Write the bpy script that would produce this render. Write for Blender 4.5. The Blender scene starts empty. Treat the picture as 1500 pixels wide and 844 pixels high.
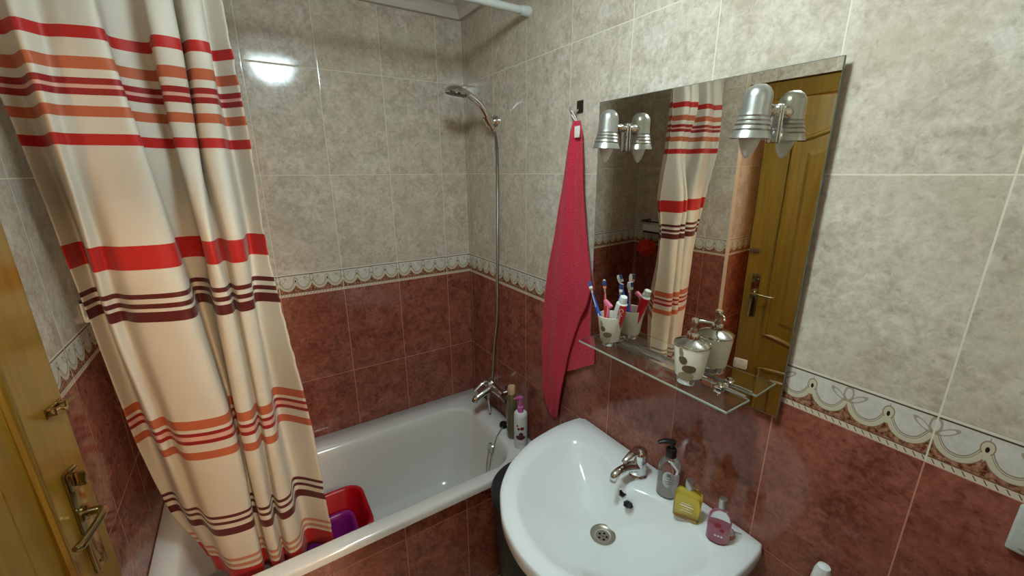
import bpy, bmesh, math, random
from mathutils import Vector, Matrix, noise
random.seed(7)
PI = math.pi
SC = bpy.context.scene
COL = SC.collection

# ------------------------------------------------------------------ materials
def srgb(r, g, b):
    def f(c):
        c /= 255.0
        return c / 12.92 if c <= 0.04045 else ((c + 0.055) / 1.055) ** 2.4
    return (f(r), f(g), f(b), 1.0)

def new_mat(name):
    m = bpy.data.materials.new(name); m.use_nodes = True
    nt = m.node_tree
    return m, nt, nt.nodes['Principled BSDF']

def simple(name, col, rough=0.5, metal=0.0, coat=0.0, trans=0.0, ior=1.45, bump=0.0, bscale=40.0, vary=0.0, sss=0.0, sheen=0.0):
    m, nt, b = new_mat(name)
    b.inputs['Base Color'].default_value = srgb(*col)
    b.inputs['Roughness'].default_value = rough
    b.inputs['Metallic'].default_value = metal
    b.inputs['Coat Weight'].default_value = coat
    b.inputs['Coat Roughness'].default_value = 0.06
    b.inputs['Transmission Weight'].default_value = trans
    b.inputs['IOR'].default_value = ior
    if sheen: b.inputs['Sheen Weight'].default_value = sheen
    tc = nt.nodes.new('ShaderNodeTexCoord')
    nz = nt.nodes.new('ShaderNodeTexNoise'); nz.inputs['Scale'].default_value = bscale; nz.inputs['Detail'].default_value = 4
    nt.links.new(tc.outputs['Object'], nz.inputs['Vector'])
    if vary:
        mx = nt.nodes.new('ShaderNodeMix'); mx.data_type = 'RGBA'
        c = srgb(*col)
        mx.inputs['A'].default_value = c
        mx.inputs['B'].default_value = (c[0] * (1 - vary), c[1] * (1 - vary), c[2] * (1 - vary), 1)
        nt.links.new(nz.outputs['Fac'], mx.inputs['Factor'])
        nt.links.new(mx.outputs['Result'], b.inputs['Base Color'])
    if bump:
        bp = nt.nodes.new('ShaderNodeBump'); bp.inputs['Strength'].default_value = bump; bp.inputs['Distance'].default_value = 0.002
        nt.links.new(nz.outputs['Fac'], bp.inputs['Height']); nt.links.new(bp.outputs['Normal'], b.inputs['Normal'])
    return m

class E:
    """tiny expression wrapper that writes Math nodes"""
    nt = None
    def __init__(self, s): self.s = s
    @staticmethod
    def op(o, *a, clamp=False):
        n = E.nt.nodes.new('ShaderNodeMath'); n.operation = o; n.use_clamp = clamp
        for i, v in enumerate(a):
            if isinstance(v, E): E.nt.links.new(v.s, n.inputs[i])
            else: n.inputs[i].default_value = float(v)
        return E(n.outputs[0])
    def __add__(s, o): return E.op('ADD', s, o)
    def __radd__(s, o): return E.op('ADD', o, s)
    def __sub__(s, o): return E.op('SUBTRACT', s, o)
    def __rsub__(s, o): return E.op('SUBTRACT', o, s)
    def __mul__(s, o): return E.op('MULTIPLY', s, o)
    def __rmul__(s, o): return E.op('MULTIPLY', o, s)
    def __truediv__(s, o): return E.op('DIVIDE', s, o)
    def __neg__(s): return E.op('MULTIPLY', s, -1)
def eabs(a): return E.op('ABSOLUTE', a)
def esqrt(a): return E.op('SQRT', E.op('MAXIMUM', a, 0.0))
def efrac(a): return E.op('FRACT', a)
def efloor(a): return E.op('FLOOR', a)
def lt(a, b): return E.op('LESS_THAN', a, b)
def gt(a, b): return E.op('GREATER_THAN', a, b)
def emax(a, b): return E.op('MAXIMUM', a, b)
def emin(a, b): return E.op('MINIMUM', a, b)
def band(x, c, w): return lt(eabs(x - c), w)
def soft(x, w): return E.op('SUBTRACT', 1.0, E.op('DIVIDE', x, w, clamp=True), clamp=True)   # 1 at 0, 0 beyond w
def mixc(f, a, b):
    n = E.nt.nodes.new('ShaderNodeMix'); n.data_type = 'RGBA'
    if isinstance(f, E): E.nt.links.new(f.s, n.inputs['Factor'])
    else: n.inputs['Factor'].default_value = f
    for k, v in (('A', a), ('B', b)):
        if isinstance(v, tuple): n.inputs[k].default_value = v
        else: E.nt.links.new(v, n.inputs[k])
    return n.outputs['Result']
def noise_f(vec, scale, detail=4, rough=0.6, dist=0.0):
    n = E.nt.nodes.new('ShaderNodeTexNoise'); n.inputs['Scale'].default_value = scale
    n.inputs['Detail'].default_value = detail; n.inputs['Roughness'].default_value = rough; n.inputs['Distortion'].default_value = dist
    E.nt.links.new(vec, n.inputs['Vector'])
    return E(n.outputs['Fac'])
def ramp(x, lo, hi): return E.op('DIVIDE', x - lo, hi - lo, clamp=True)

def tile_material(name, rp=0.27, rb=0.13, apron=False):
    m, nt, b = new_mat(name); E.nt = nt
    geo = nt.nodes.new('ShaderNodeNewGeometry')
    sp = nt.nodes.new('ShaderNodeSeparateXYZ'); nt.links.new(geo.outputs['Position'], sp.inputs[0])
    sn = nt.nodes.new('ShaderNodeSeparateXYZ'); nt.links.new(geo.outputs['Normal'], sn.inputs[0])
    X, Y, Z = (E(sp.outputs[i]) for i in range(3))
    isx = gt(eabs(E(sn.outputs[0])), 0.5)
    # distance along the wall, tile 0.25 wide
    sx = (-Y - rp); sy = (-X - rb)
    s = sx * isx + sy * (1 - isx)
    fs = efrac(s * 4.0 + 40.0)                     # 0..1 across a tile
    ds = emin(fs, 1 - fs) * 0.25                   # metres to vertical joint
    ids = efloor(s * 4.0 + 40.0)
    ZB, ZT = 1.2337, 1.3284
    zu = efrac((Z - ZT) / 0.3985 + 10.0); zl = efrac((Z - ZB) / 0.3995 + 10.0)
    dzu = emin(zu, 1 - zu) * 0.3985; dzl = emin(zl, 1 - zl) * 0.3995
    up = gt(Z, ZT); low = lt(Z, ZB); mid = (1 - up) * (1 - low)
    idz = efloor((Z - ZT) / 0.3985 + 10.0)
    dz = dzu * up + dzl * low + mid
    corner = (1 - band(-Y, 0.012, 0.0012) * isx)
    joint = emin(ds, dz)
    pos = geo.outputs['Position']
    # offset the marbling per tile
    comb = nt.nodes.new('ShaderNodeCombineXYZ')
    nt.links.new((X + ids * 3.7).s, comb.inputs[0]); nt.links.new((Y + ids * 1.9 + idz * 5.3).s, comb.inputs[1]); nt.links.new((Z + idz * 2.3).s, comb.inputs[2])
    v = comb.outputs[0]
    n1 = noise_f(v, 17, 4, 0.6, 0.3); n2 = noise_f(v, 62, 5, 0.7, 0.35); n3 = noise_f(v, 5, 2); n4 = noise_f(v, 60, 3, 0.6, 0.2)
    g = ramp(n2 * 0.55 + n1 * 0.45, 0.40, 0.62)
    beige = mixc(g, srgb(176, 163, 145), srgb(216, 205, 190))
    beige = mixc(ramp(n3, 0.42, 0.72) * 0.5, beige, srgb(188, 176, 150))
    beige = mixc(ramp(n4, 0.60, 0.74) * 0.5, beige, srgb(140, 130, 108))
    red = mixc(g, srgb(112, 60, 47), srgb(166, 102, 85))
    red = mixc(ramp(n3, 0.42, 0.72) * 0.5, red, srgb(144, 80, 60))
    red = mixc(ramp(n4, 0.58, 0.74) * 0.55, red, srgb(84, 36, 26))
    # --- decorated border
    vv = (Z - ZB) / (ZT - ZB)
    w = efrac(s / 0.0625 + 40.0)                   # one scallop
    c = w * 2.0 - 1.0
    circ = esqrt(1 - c * c * 0.98)
    y0 = 0.24 + 0.40 * (1 - circ)                  # scallop curve
    dcv = (vv - y0) / (1.0 + 2.2 * eabs(c) * eabs(c) * eabs(c))
    whiteb = mixc(g, srgb(196, 192, 178), srgb(214, 211, 200))
    nb = noise_f(v, 120, 3, 0.6)
    brown = mixc(ramp(nb, 0.38, 0.62), srgb(92, 48, 30), srgb(176, 128, 98))
    cream = srgb(200, 190, 164); dark = srgb(104, 84, 60)
    bc = mixc(lt(dcv, 0.0), whiteb, brown)
    bc = mixc(band(dcv, 0.045, 0.060), bc, srgb(138, 116, 88))
    bc = mixc(band(dcv, 0.045, 0.046), bc, cream)
    bc = mixc(band(dcv, 0.135, 0.014) * lt(eabs(c), 0.8), bc, srgb(150, 138, 116))
    # flower and drop at alternating cusps (period 0.125)
    p = efrac(s / 0.125 + 40.0)
    pm = (p - efloor(p + 0.5)) * 0.125 / 0.0947      # centred at fleur, in band heights
    pd = (efrac(p + 0.5) - 0.5) * -1.0 * 0.125 / 0.0947
    pdc = (p - 0.5) * 0.125 / 0.0947
    def ring(ux, uy, cx, cy, ax, ay, ang):
        dx = ux - cx; dy = uy - cy
        ca, sa = math.cos(ang), math.sin(ang)
        rx = (dx * ca + dy * sa) / ax; ry = (dy * ca - dx * sa) / ay
        return esqrt(rx * rx + ry * ry)
    for (cx, cy, ax, ay, ang) in ((0, .78, .075, .15, 0), (-.17, .72, .05, .15, 0.9), (.17, .72, .05, .15, -0.9)):
        d = ring(pm, vv, cx, cy, ax, ay, ang)
        bc = mixc(lt(d, 1.0), bc, whiteb)
        bc = mixc(band(d, 1.0, 0.22) * 0.75, bc, srgb(150, 134, 108))
    d = ring(pdc, vv, 0, .70, .085, .13, 0)
    bc = mixc(lt(d, 1.0), bc, cream); bc = mixc(band(d, 1.0, .10), bc, srgb(150, 130, 102))
    bc = mixc(lt(ring(pdc, vv, 0, .58, .05, .12, 0), 1.0), bc, cream)
    d = ring(pdc, vv, 0, .67, .026, .055, 0)
    bc = mixc(lt(d, 1.0), bc, srgb(44, 34, 24))
    # rope line at the bottom, bead line at the top
    hat = efrac(s / 0.0125 + vv * 5.0 + 40)
    rope = mixc(lt(hat, 0.16) * lt(eabs(vv - 0.065), 0.042), srgb(208, 194, 174), srgb(112, 82, 64))
    bc = mixc(lt(vv, 0.125), bc, rope)
    bc = mixc(band(vv, 0.135, 0.014), bc, srgb(120, 84, 62))
    bc = mixc(gt(vv, 0.955), bc, srgb(212, 206, 188))
    bc = mixc(band(vv, 0.945, 0.016), bc, srgb(88, 70, 54))
    col = mixc(low, beige, red)
    col = mixc(mid, col, bc)
    grout = mixc(low, srgb(216, 208, 186), srgb(190, 128, 104))
    if not apron: col = mixc(1 - corner, col, grout)
    jf = lt(joint, 0.0013)
    col = mixc(jf, col, grout)
    nt.links.new(col, b.inputs['Base Color'])
    rg = 0.085 + 0.5 * jf + 0.05 * ramp(n2, .45, .6)
    nt.links.new(rg.s, b.inputs['Roughness'])
    b.inputs['Specular IOR Level'].default_value = 0.5
    # relief: pillowed tile edge, border relief, gentle waviness
    hgt = (1 - soft(joint, 0.0035)) * 1.0 + n2 * 0.22 + mid * soft(eabs(dcv - 0.045), 0.07) * 0.6 + soft(eabs(vv - 0.975), 0.03) * 0.9
    bp = nt.nodes.new('ShaderNodeBump'); bp.inputs['Strength'].default_value = 0.4; bp.inputs['Distance'].default_value = 0.0009
    nt.links.new(hgt.s, bp.inputs['Height']); nt.links.new(bp.outputs['Normal'], b.inputs['Normal'])
    return m

M = {}
M['tile'] = tile_material('wall_tile')
M['apron'] = tile_material('apron_tile', rb=0.136, apron=True)
M['plaster'] = simple('white_plaster', (206, 200, 188), 0.7, bump=0.15, bscale=60)
M['hall_paint'] = simple('hall_paint', (206, 176, 130), 0.7, bump=0.1)
M['ceramic'] = simple('white_ceramic', (230, 234, 232), 0.10, coat=0.6)
M['enamel'] = simple('tub_enamel', (216, 214, 208), 0.14, coat=0.5)
M['chrome'] = simple('chrome', (214, 214, 212), 0.10, metal=1.0)
M['satin'] = simple('satin_metal', (190, 192, 186), 0.30, metal=0.9)
M['steel'] = simple('drain_steel', (176, 170, 156), 0.38, metal=0.85)
M['brass'] = simple('antique_nickel', (166, 150, 112), 0.16, metal=1.0)
M['dark'] = simple('black_plastic', (20, 20, 20), 0.4)
M['hole'] = simple('dark_opening', (8, 8, 8), 0.8)
M['hamper'] = simple('charcoal_plastic', (40, 43, 43), 0.5, bump=0.2, bscale=90)
M['white_plastic'] = simple('white_plastic', (218, 220, 214), 0.35)
M['grey_plastic'] = simple('grey_white_plastic', (188, 192, 184), 0.4)
M['rod'] = simple('rod_enamel', (206, 210, 206), 0.3)
M['bulb'] = simple('frosted_bulb', (226, 222, 214), 0.35, trans=0.25)
M['red_plastic'] = simple('red_plastic', (176, 8, 22), 0.3)
M['purple_plastic'] = simple('purple_plastic', (130, 20, 110), 0.3)
M['pink_plastic'] = simple('pink_plastic', (196, 92, 160), 0.35)
M['cork'] = simple('beige_cap', (206, 172, 136), 0.5)
M['brown_bottle'] = simple('olive_bottle', (112, 100, 74), 0.22, coat=0.3, vary=0.3, bscale=30)
M['towel'] = simple('red_terry', (222, 48, 74), 0.95, bump=1.0, bscale=170, vary=0.45, sheen=0.1)
M['loop'] = simple('white_tape', (226, 220, 210), 0.8)
M['sponge'] = simple('orange_mesh', (206, 52, 24), 0.7, bump=0.6, bscale=150)
M['red_print'] = simple('crimson_print', (150, 22, 40), 0.4)
M['maroon_print'] = simple('maroon_print', (88, 24, 40), 0.4)
M['green_print'] = simple('dark_green_print', (66, 72, 46), 0.4)
M['silver_print'] = simple('silver_ink', (196, 198, 196), 0.35)
M['paste_red'] = simple('toothpaste_red', (196, 20, 30), 0.3)
M['blue'] = simple('brush_blue', (36, 84, 176), 0.3)
M['brush_red'] = simple('brush_coral', (214, 60, 50), 0.3)
M['pink'] = simple('razor_pink', (224, 120, 150), 0.3)
M['navy'] = simple('bristle_blue', (40, 60, 110), 0.6)
M['bristle'] = simple('bristle_white', (214, 214, 210), 0.7)
M['orange_bristle'] = simple('bristle_orange', (214, 120, 90), 0.7)
M['stone_dark'] = simple('pebble_dark_print', (110, 94, 76), 0.4, vary=0.4, bscale=120)
M['stone_light'] = simple('pebble_light_print', (162, 148, 116), 0.4, vary=0.3, bscale=120)
M['cup'] = simple('cream_ceramic', (222, 216, 198), 0.25, coat=0.3)
M['floor'] = None
M['yellow_liquid'] = simple('yellow_oil', (246, 218, 88), 0.05, trans=0.88, ior=1.36)
M['pink_liquid'] = simple('pink_gel', (232, 150, 172), 0.15, trans=0.5, ior=1.36)
M['clear_liquid'] = simple('clear_gel', (236, 238, 236), 0.1, trans=0.6, ior=1.36)
M['clear_plastic'] = simple('clear_plastic', (252, 253, 252), 0.03, trans=1.0, ior=1.25)
M['foil'] = simple('embossed_foil', (232, 230, 216), 0.3, metal=0.1, bump=1.0, bscale=110, vary=0.75)

def glass_mat():
    m, nt, b = new_mat('shelf_glass')
    b.inputs['Base Color'].default_value = (0.93, 0.96, 0.94, 1); b.inputs['Roughness'].default_value = 0.02
    b.inputs['Transmission Weight'].default_value = 1.0; b.inputs['IOR'].default_value = 1.5
    return m
M['glass'] = glass_mat()
def mirror_mat():
    m, nt, b = new_mat('mirror_silver')
    b.inputs['Base Color'].default_value = (0.82, 0.79, 0.72, 1); b.inputs['Metallic'].default_value = 1; b.inputs['Roughness'].default_value = 0.0
    return m
M['mirror'] = mirror_mat()
M['mirror_edge'] = simple('mirror_edge', (96, 104, 94), 0.15)

def wood_mat():
    m, nt, b = new_mat('varnished_wood'); E.nt = nt
    tc = nt.nodes.new('ShaderNodeTexCoord'); mp = nt.nodes.new('ShaderNodeMapping')
    mp.inputs['Scale'].default_value = (14, 14, 0.9); nt.links.new(tc.outputs['Object'], mp.inputs['Vector'])
    n = noise_f(mp.outputs['Vector'], 3.0, 6, 0.6, 0.8); n2 = noise_f(mp.outputs['Vector'], 18, 3)
    c = mixc(ramp(n * .7 + n2 * .3, .35, .65), srgb(106, 78, 18), srgb(132, 100, 28))
    nt.links.new(c, b.inputs['Base Color']); b.inputs['Roughness'].default_value = 0.34; b.inputs['Coat Weight'].default_value = 0.3
    b.inputs['Coat Roughness'].default_value = 0.2
    return m
M['wood'] = wood_mat()
def floor_mat():
    m, nt, b = new_mat('floor_tile'); E.nt = nt
    geo = nt.nodes.new('ShaderNodeNewGeometry'); sp = nt.nodes.new('ShaderNodeSeparateXYZ'); nt.links.new(geo.outputs['Position'], sp.inputs[0])
    fx = efrac(E(sp.outputs[0]) / 0.33 + 20.1); fy = efrac(E(sp.outputs[1]) / 0.33 + 20.4)
    j = emin(emin(fx, 1 - fx), emin(fy, 1 - fy))
    n = noise_f(geo.outputs['Position'], 12, 5, .6, .8)
    c = mixc(n, srgb(170, 158, 136), srgb(204, 194, 174)); c = mixc(lt(j, 0.006), c, srgb(130, 120, 104))
    nt.links.new(c, b.inputs['Base Color']); b.inputs['Roughness'].default_value = 0.3
    return m
M['floor'] = floor_mat()

M['towel'].node_tree.nodes['Bump'].inputs['Distance'].default_value = 0.006
def curtain_mat():
    m, nt, b = new_mat('striped_cloth'); E.nt = nt
    uv = nt.nodes.new('ShaderNodeUVMap'); uv.uv_map = 'UVMap'
    sp = nt.nodes.new('ShaderNodeSeparateXYZ'); nt.links.new(uv.outputs[0], sp.inputs[0])
    Z = E(sp.outputs[1]); U = E(sp.outputs[0])
    white = srgb(222, 214, 198)
    col = white
    red = srgb(196, 34, 26); org = srgb(196, 104, 66); dr = srgb(160, 26, 26); mar = srgb(98, 24, 18); pk = srgb(226, 178, 160)
    for z0, z1, c in STR:
        col = mixc(gt(Z, z0) * lt(Z, z1), col, {'r': red, 'o': org, 'd': dr, 'm': mar, 'p': pk, 'l': srgb(206, 138, 106)}[c])
    comb = nt.nodes.new('ShaderNodeCombineXYZ'); nt.links.new((U * 1.0).s, comb.inputs[0]); nt.links.new(Z.s, comb.inputs[1])
    n = noise_f(comb.outputs[0], 700, 2); n2 = noise_f(comb.outputs[0], 22, 3, .6, .5)
    bp = nt.nodes.new('ShaderNodeBump'); bp.inputs['Strength'].default_value = 0.22; bp.inputs['Distance'].default_value = 0.004
    nt.links.new((n * .12 + n2).s, bp.inputs['Height'])
    nt.links.new(col, b.inputs['Base Color']); nt.links.new(bp.outputs['Normal'], b.inputs['Normal'])
    b.inputs['Roughness'].default_value = 0.55; b.inputs['Sheen Weight'].default_value = 0.15
    tr = nt.nodes.new('ShaderNodeBsdfTranslucent'); nt.links.new(col, tr.inputs['Color'])
    mx = nt.nodes.new('ShaderNodeMixShader'); mx.inputs[0].default_value = 0.34
    out = nt.nodes['Material Output']
    nt.links.new(b.outputs[0], mx.inputs[1]); nt.links.new(tr.outputs[0], mx.inputs[2]); nt.links.new(mx.outputs[0], out.inputs[0])
    return m
# horizontal stripes of the shower curtain: bottom, top, colour (metres above the floor)
STR = [(2.010, 2.034, 'r'), (1.951, 1.975, 'o'), (1.921, 1.934, 'd'), (1.9135, 1.921, 'p'), (1.900, 1.9135, 'd'), (1.856, 1.878, 'o'),
       (1.797, 1.821, 'r'), (1.508, 1.568, 'r'), (1.432, 1.445, 'm'), (1.406, 1.419, 'm'), (1.369, 1.397, 'm'),
       (1.044, 1.073, 'o'), (1.022, 1.033, 'd'), (1.008, 1.022, 'p'), (0.996, 1.008, 'd'), (0.944, 0.970, 'o'),
       (0.723, 0.734, 'm'), (0.700, 0.711, 'm'), (0.657, 0.684, 'm'), (0.548, 0.560, 'l'), (0.523, 0.536, 'l'), (0.30, 0.512, 'r')]
M['curtain'] = curtain_mat()

def emit_mat(name, col, strength):
    m, nt, b = new_mat(name)
    b.inputs['Base Color'].default_value = (0.8, 0.8, 0.8, 1)
    b.inputs['Emission Color'].default_value = col; b.inputs['Emission Strength'].default_value = strength
    return m

# ------------------------------------------------------------------ mesh helpers
def grid_loft(bm, rings, close_u=True, cap0=False, cap1=False):
    vs = [[bm.verts.new(p) for p in r] for r in rings]
    n = len(vs[0])
    for a, b in zip(vs[:-1], vs[1:]):
        for i in range(n if close_u else n - 1):
            j = (i + 1) % n
            bm.faces.new((a[i], a[j], b[j], b[i]))
    if cap0: bm.faces.new(list(reversed(vs[0])))
    if cap1: bm.faces.new(vs[-1])
    return vs

def box(bm, lo, hi, bev=0.0, seg=2, mtx=None):
    b2 = bmesh.new(); bmesh.ops.create_cube(b2, size=1.0)
    for v in b2.verts:
        v.co = Vector([(lo[i] + hi[i]) / 2 + v.co[i] * (hi[i] - lo[i]) for i in range(3)])
    if bev > 0: bmesh.ops.bevel(b2, geom=b2.edges[:], offset=bev, segments=seg, profile=0.5, affect='EDGES')
    if mtx is not None: bmesh.ops.transform(b2, matrix=mtx, verts=b2.verts)
    me = bpy.data.meshes.new('t'); b2.to_mesh(me); b2.free(); bm.from_mesh(me); bpy.data.meshes.remove(me)

def frame_from(d):
    d = Vector(d).normalized()
    a = Vector((0, 0, 1)) if abs(d.z) < 0.9 else Vector((1, 0, 0))
    x = d.cross(a).normalized(); y = d.cross(x).normalized()
    return x, y

def catmull(pts, k=8):
    pts = [Vector(p) for p in pts]
    if len(pts) < 3: return pts
    P = [pts[0] * 2 - pts[1]] + pts + [pts[-1] * 2 - pts[-2]]
    out = []
    for i in range(1, len(P) - 2):
        for j in range(k):
            t = j / k
            out.append(0.5 * ((2 * P[i]) + (P[i + 1] - P[i - 1]) * t + (2 * P[i - 1] - 5 * P[i] + 4 * P[i + 1] - P[i + 2]) * t * t + (3 * P[i] - P[i - 1] - 3 * P[i + 1] + P[i + 2]) * t ** 3))
    out.append(pts[-1]); return out

def tube(bm, pts, r, seg=12, smooth=0, cap=True, flat=1.0, closed=False):
    """r: radius or list of radii"""
    rs = r if isinstance(r, (list, tuple)) else [r] * len(pts)
    if smooth:
        q = catmull([tuple(p) + (rr,) for p, rr in zip(pts, rs)], smooth) if False else None
        pp = catmull(pts, smooth); rr2 = []
        n = len(pts) - 1
        for i in range(len(pp)):
            t = i / (len(pp) - 1) * n; k = min(int(t), n - 1); rr2.append(rs[k] + (rs[k + 1] - rs[k]) * (t - k))
        pts, rs = pp, rr2
    pts = [Vector(p) for p in pts]
    x = None; rings = []
    for i, p in enumerate(pts):
        a = pts[i - 1] if i > 0 else (pts[-1] if closed else p); b = pts[i + 1] if i < len(pts) - 1 else (pts[0] if closed else p)
        d = (b - a).normalized()
        if x is None: x, y = frame_from(d)
        else:
            x = (x - d * x.dot(d)).normalized(); y = d.cross(x).normalized()
        rings.append([p + (x * math.cos(2 * PI * k / seg) + y * math.sin(2 * PI * k / seg) * flat) * rs[i] for k in range(seg)])
    if closed: rings.append(rings[0])
    grid_loft(bm, rings, True, cap and not closed, cap and not closed)

def lathe(bm, prof, c=(0, 0, 0), seg=28, axis=None, sx=1.0, sy=1.0, cap0=False, cap1=False):
    """prof: [(r, h)], around axis (default +Z) from c"""
    c = Vector(c); ax = Vector(axis).normalized() if axis else Vector((0, 0, 1))
    if axis: x, y = frame_from(ax)
    else: x, y = Vector((1, 0, 0)), Vector((0, 1, 0))
    rings = [[c + ax * h + (x * math.cos(2 * PI * k / seg) * sx + y * math.sin(2 * PI * k / seg) * sy) * max(r, 1e-5) for k in range(seg)] for r, h in prof]
    grid_loft(bm, rings, True, cap0, cap1)

def fix(bm):
    bmesh.ops.remove_doubles(bm, verts=bm.verts, dist=1e-6)
    bmesh.ops.recalc_face_normals(bm, faces=bm.faces)

def obj(name, bm, mat, parent=None, base=(0, 0, 0), smooth=True, fixn=True, angle=40):
    """mesh verts are in world coords; base = root location"""
    if fixn: fix(bm)
    if parent is not None:
        r = parent
        while r.parent: r = r.parent
        base = r['_b'] if '_b' in r else tuple(r.location)
    off = Vector(base)
    for v in bm.verts: v.co -= off
    me = bpy.data.meshes.new(name); bm.to_mesh(me); bm.free()
    if smooth:
        me.polygons.foreach_set('use_smooth', [True] * len(me.polygons))
        me.set_sharp_from_angle(angle=math.radians(angle))
    for mm in (mat if isinstance(mat, (list, tuple)) else [mat]): me.materials.append(mm)
    o = bpy.data.objects.new(name, me); COL.objects.link(o)
    if parent is not None: o.parent = parent
    else: o.location = base
    return o

def thing(name, label, cat, loc, group=None):
    o = bpy.data.objects.new(name, None); o.empty_display_size = 0.05
    COL.objects.link(o); o.location = loc; o['label'] = label; o['category'] = cat
    if group: o['group'] = group
    return o
def tag(o, label, cat, group=None):
    o['label'] = label; o['category'] = cat
    if group: o['group'] = group
    return o
def struct(name, bm, m, smooth=False):
    o = obj(name, bm, m, smooth=smooth); o['kind'] = 'structure'; return o
def plabel(o, s): o['label'] = s; return o

# ------------------------------------------------------------------ camera
cam = bpy.data.cameras.new('camera'); co = bpy.data.objects.new('camera', cam); COL.objects.link(co); SC.camera = co
F, YAW, PIT, ROL = 600.68, 0.571, 0.2762, -0.0059
cam.sensor_fit = 'HORIZONTAL'; cam.sensor_width = 36.0; cam.lens = F / 1500.0 * 36.0; cam.clip_start = 0.01; cam.clip_end = 50
fwd = Vector((math.sin(YAW) * math.cos(PIT), math.cos(YAW) * math.cos(PIT), -math.sin(PIT)))
rt = Vector((math.cos(YAW), -math.sin(YAW), 0)); up = rt.cross(fwd)
rt2 = rt * math.cos(ROL) + up * math.sin(ROL); up2 = -rt * math.sin(ROL) + up * math.cos(ROL)
CAMPOS = Vector((-0.9523, -1.8934, 1.735))
co.matrix_world = Matrix(((rt2.x, up2.x, -fwd.x, CAMPOS.x), (rt2.y, up2.y, -fwd.y, CAMPOS.y), (rt2.z, up2.z, -fwd.z, CAMPOS.z), (0, 0, 0, 1)))

# ------------------------------------------------------------------ room shell
XL, YR, ZC, YB = -1.375, -0.65, 2.455, -2.05
DT = 2.13
def sbox(name, lo, hi, m):
    bm = bmesh.new(); box(bm, lo, hi); return struct(name, bm, m)
sbox('wall_back', (-1.66, 0, 0), (0.12, 0.12, ZC), M['tile'])
sbox('wall_right', (0, YB, 0), (0.12, 0, ZC), M['tile'])
bm = bmesh.new()
box(bm, (-1.66, YR, 0), (XL, 0, ZC)); box(bm, (-1.66, -1.62, DT), (-1.42, YR, ZC)); box(bm, (-1.66, YB, 0), (-1.42, -1.62, ZC))
struct('wall_left', bm, M['tile'])
bm = bmesh.new(); box(bm, (-1.66, YB - 0.12, 0), (-1.10, YB, ZC)); box(bm, (-0.72, YB - 0.12, 0), (0.12, YB, ZC)); box(bm, (-1.10, YB - 0.12, 2.07), (-0.72, YB, ZC))  # unseen opening narrowed to hold the corridor light to the curtain
struct('wall_rear', bm, M['tile'])
sbox('floor', (-2.9, -4.4, -0.1), (0.9, 0, 0), M['floor'])
sbox('ceiling', (-3.0, -4.5, ZC), (1.0, 0.12, ZC + 0.1), M['plaster'])
bm = bmesh.new()
box(bm, (-1.115, YB - .135, 0), (-1.075, YB + .012, 2.085), .004); box(bm, (-.755, YB - .135, 0), (-.705, YB + .012, 2.085), .004); box(bm, (-1.115, YB - .135, 2.05), (-.705, YB + .012, 2.085), .004)
struct('door_2', bm, M['wood'])  # frame of the rear opening, narrowed to shape the corridor light
# hall beyond the doorway
bm = bmesh.new(); box(bm, (-3.0, -4.5, 0), (-2.9, 0.12, ZC)); box(bm, (-2.9, 0.0, 0), (-1.66, 0.12, ZC)); box(bm, (-2.9, -4.5, 0), (0.9, -4.4, ZC)); box(bm, (.9, -4.5, 0), (1.0, YB - .12, ZC)); box(bm, (0.12, YB - .12, 0), (1.0, YB - .02, ZC))
struct('wall_hall', bm, M['hall_paint'])
# corner strip of the tiled return beside the door
bm = bmesh.new(); box(bm, (XL - 0.034, YR - 0.006, 0), (XL - 0.0005, YR, ZC), 0.002)
struct('trim_1', bm, simple('corner_strip', (214, 200, 176), 0.4))
# cornice: stepped cove running round the room
def cornice():
    bm = bmesh.new()
    prof = [(0, 2.388), (0.020, 2.388), (0.024, 2.396), (0.030, 2.412), (0.044, 2.428), (0.060, 2.434), (0.064, 2.440), (0.078, 2.444), (0.082, 2.455), (0, 2.455)]
    x0, x1, y0, y1 = XL, 0.0, YB, 0.0
    cs = [(x0, y0, 1, 1), (x1, y0, -1, 1), (x1, y1, -1, -1), (x0, y1, 1, -1)]
    rings = [[Vector((cx + dx * d, cy + dy * d, z)) for d, z in prof] for cx, cy, dx, dy in cs]
    rings.append(rings[0])
    grid_loft(bm, rings, True)
    return bm
struct('trim_2', cornice(), simple('cornice_paint', (204, 196, 184), 0.6), smooth=False)
# tiled front of the bath
sbox('wall_bath_front', (XL, -0.668, 0), (0, -0.648, 0.512), M['apron'])
# door frame in the opening
bm = bmesh.new()
box(bm, (-1.80, -0.75, 0), (-1.662, YR, 2.10), 0.006); box(bm, (-1.60, -1.62, 0), (-1.44, -1.545, 2.10), 0.006); box(bm, (-1.60, -1.62, 2.045), (-1.44, YR, DT), 0.006)
struct('door_1', bm, M['wood'])

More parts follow.
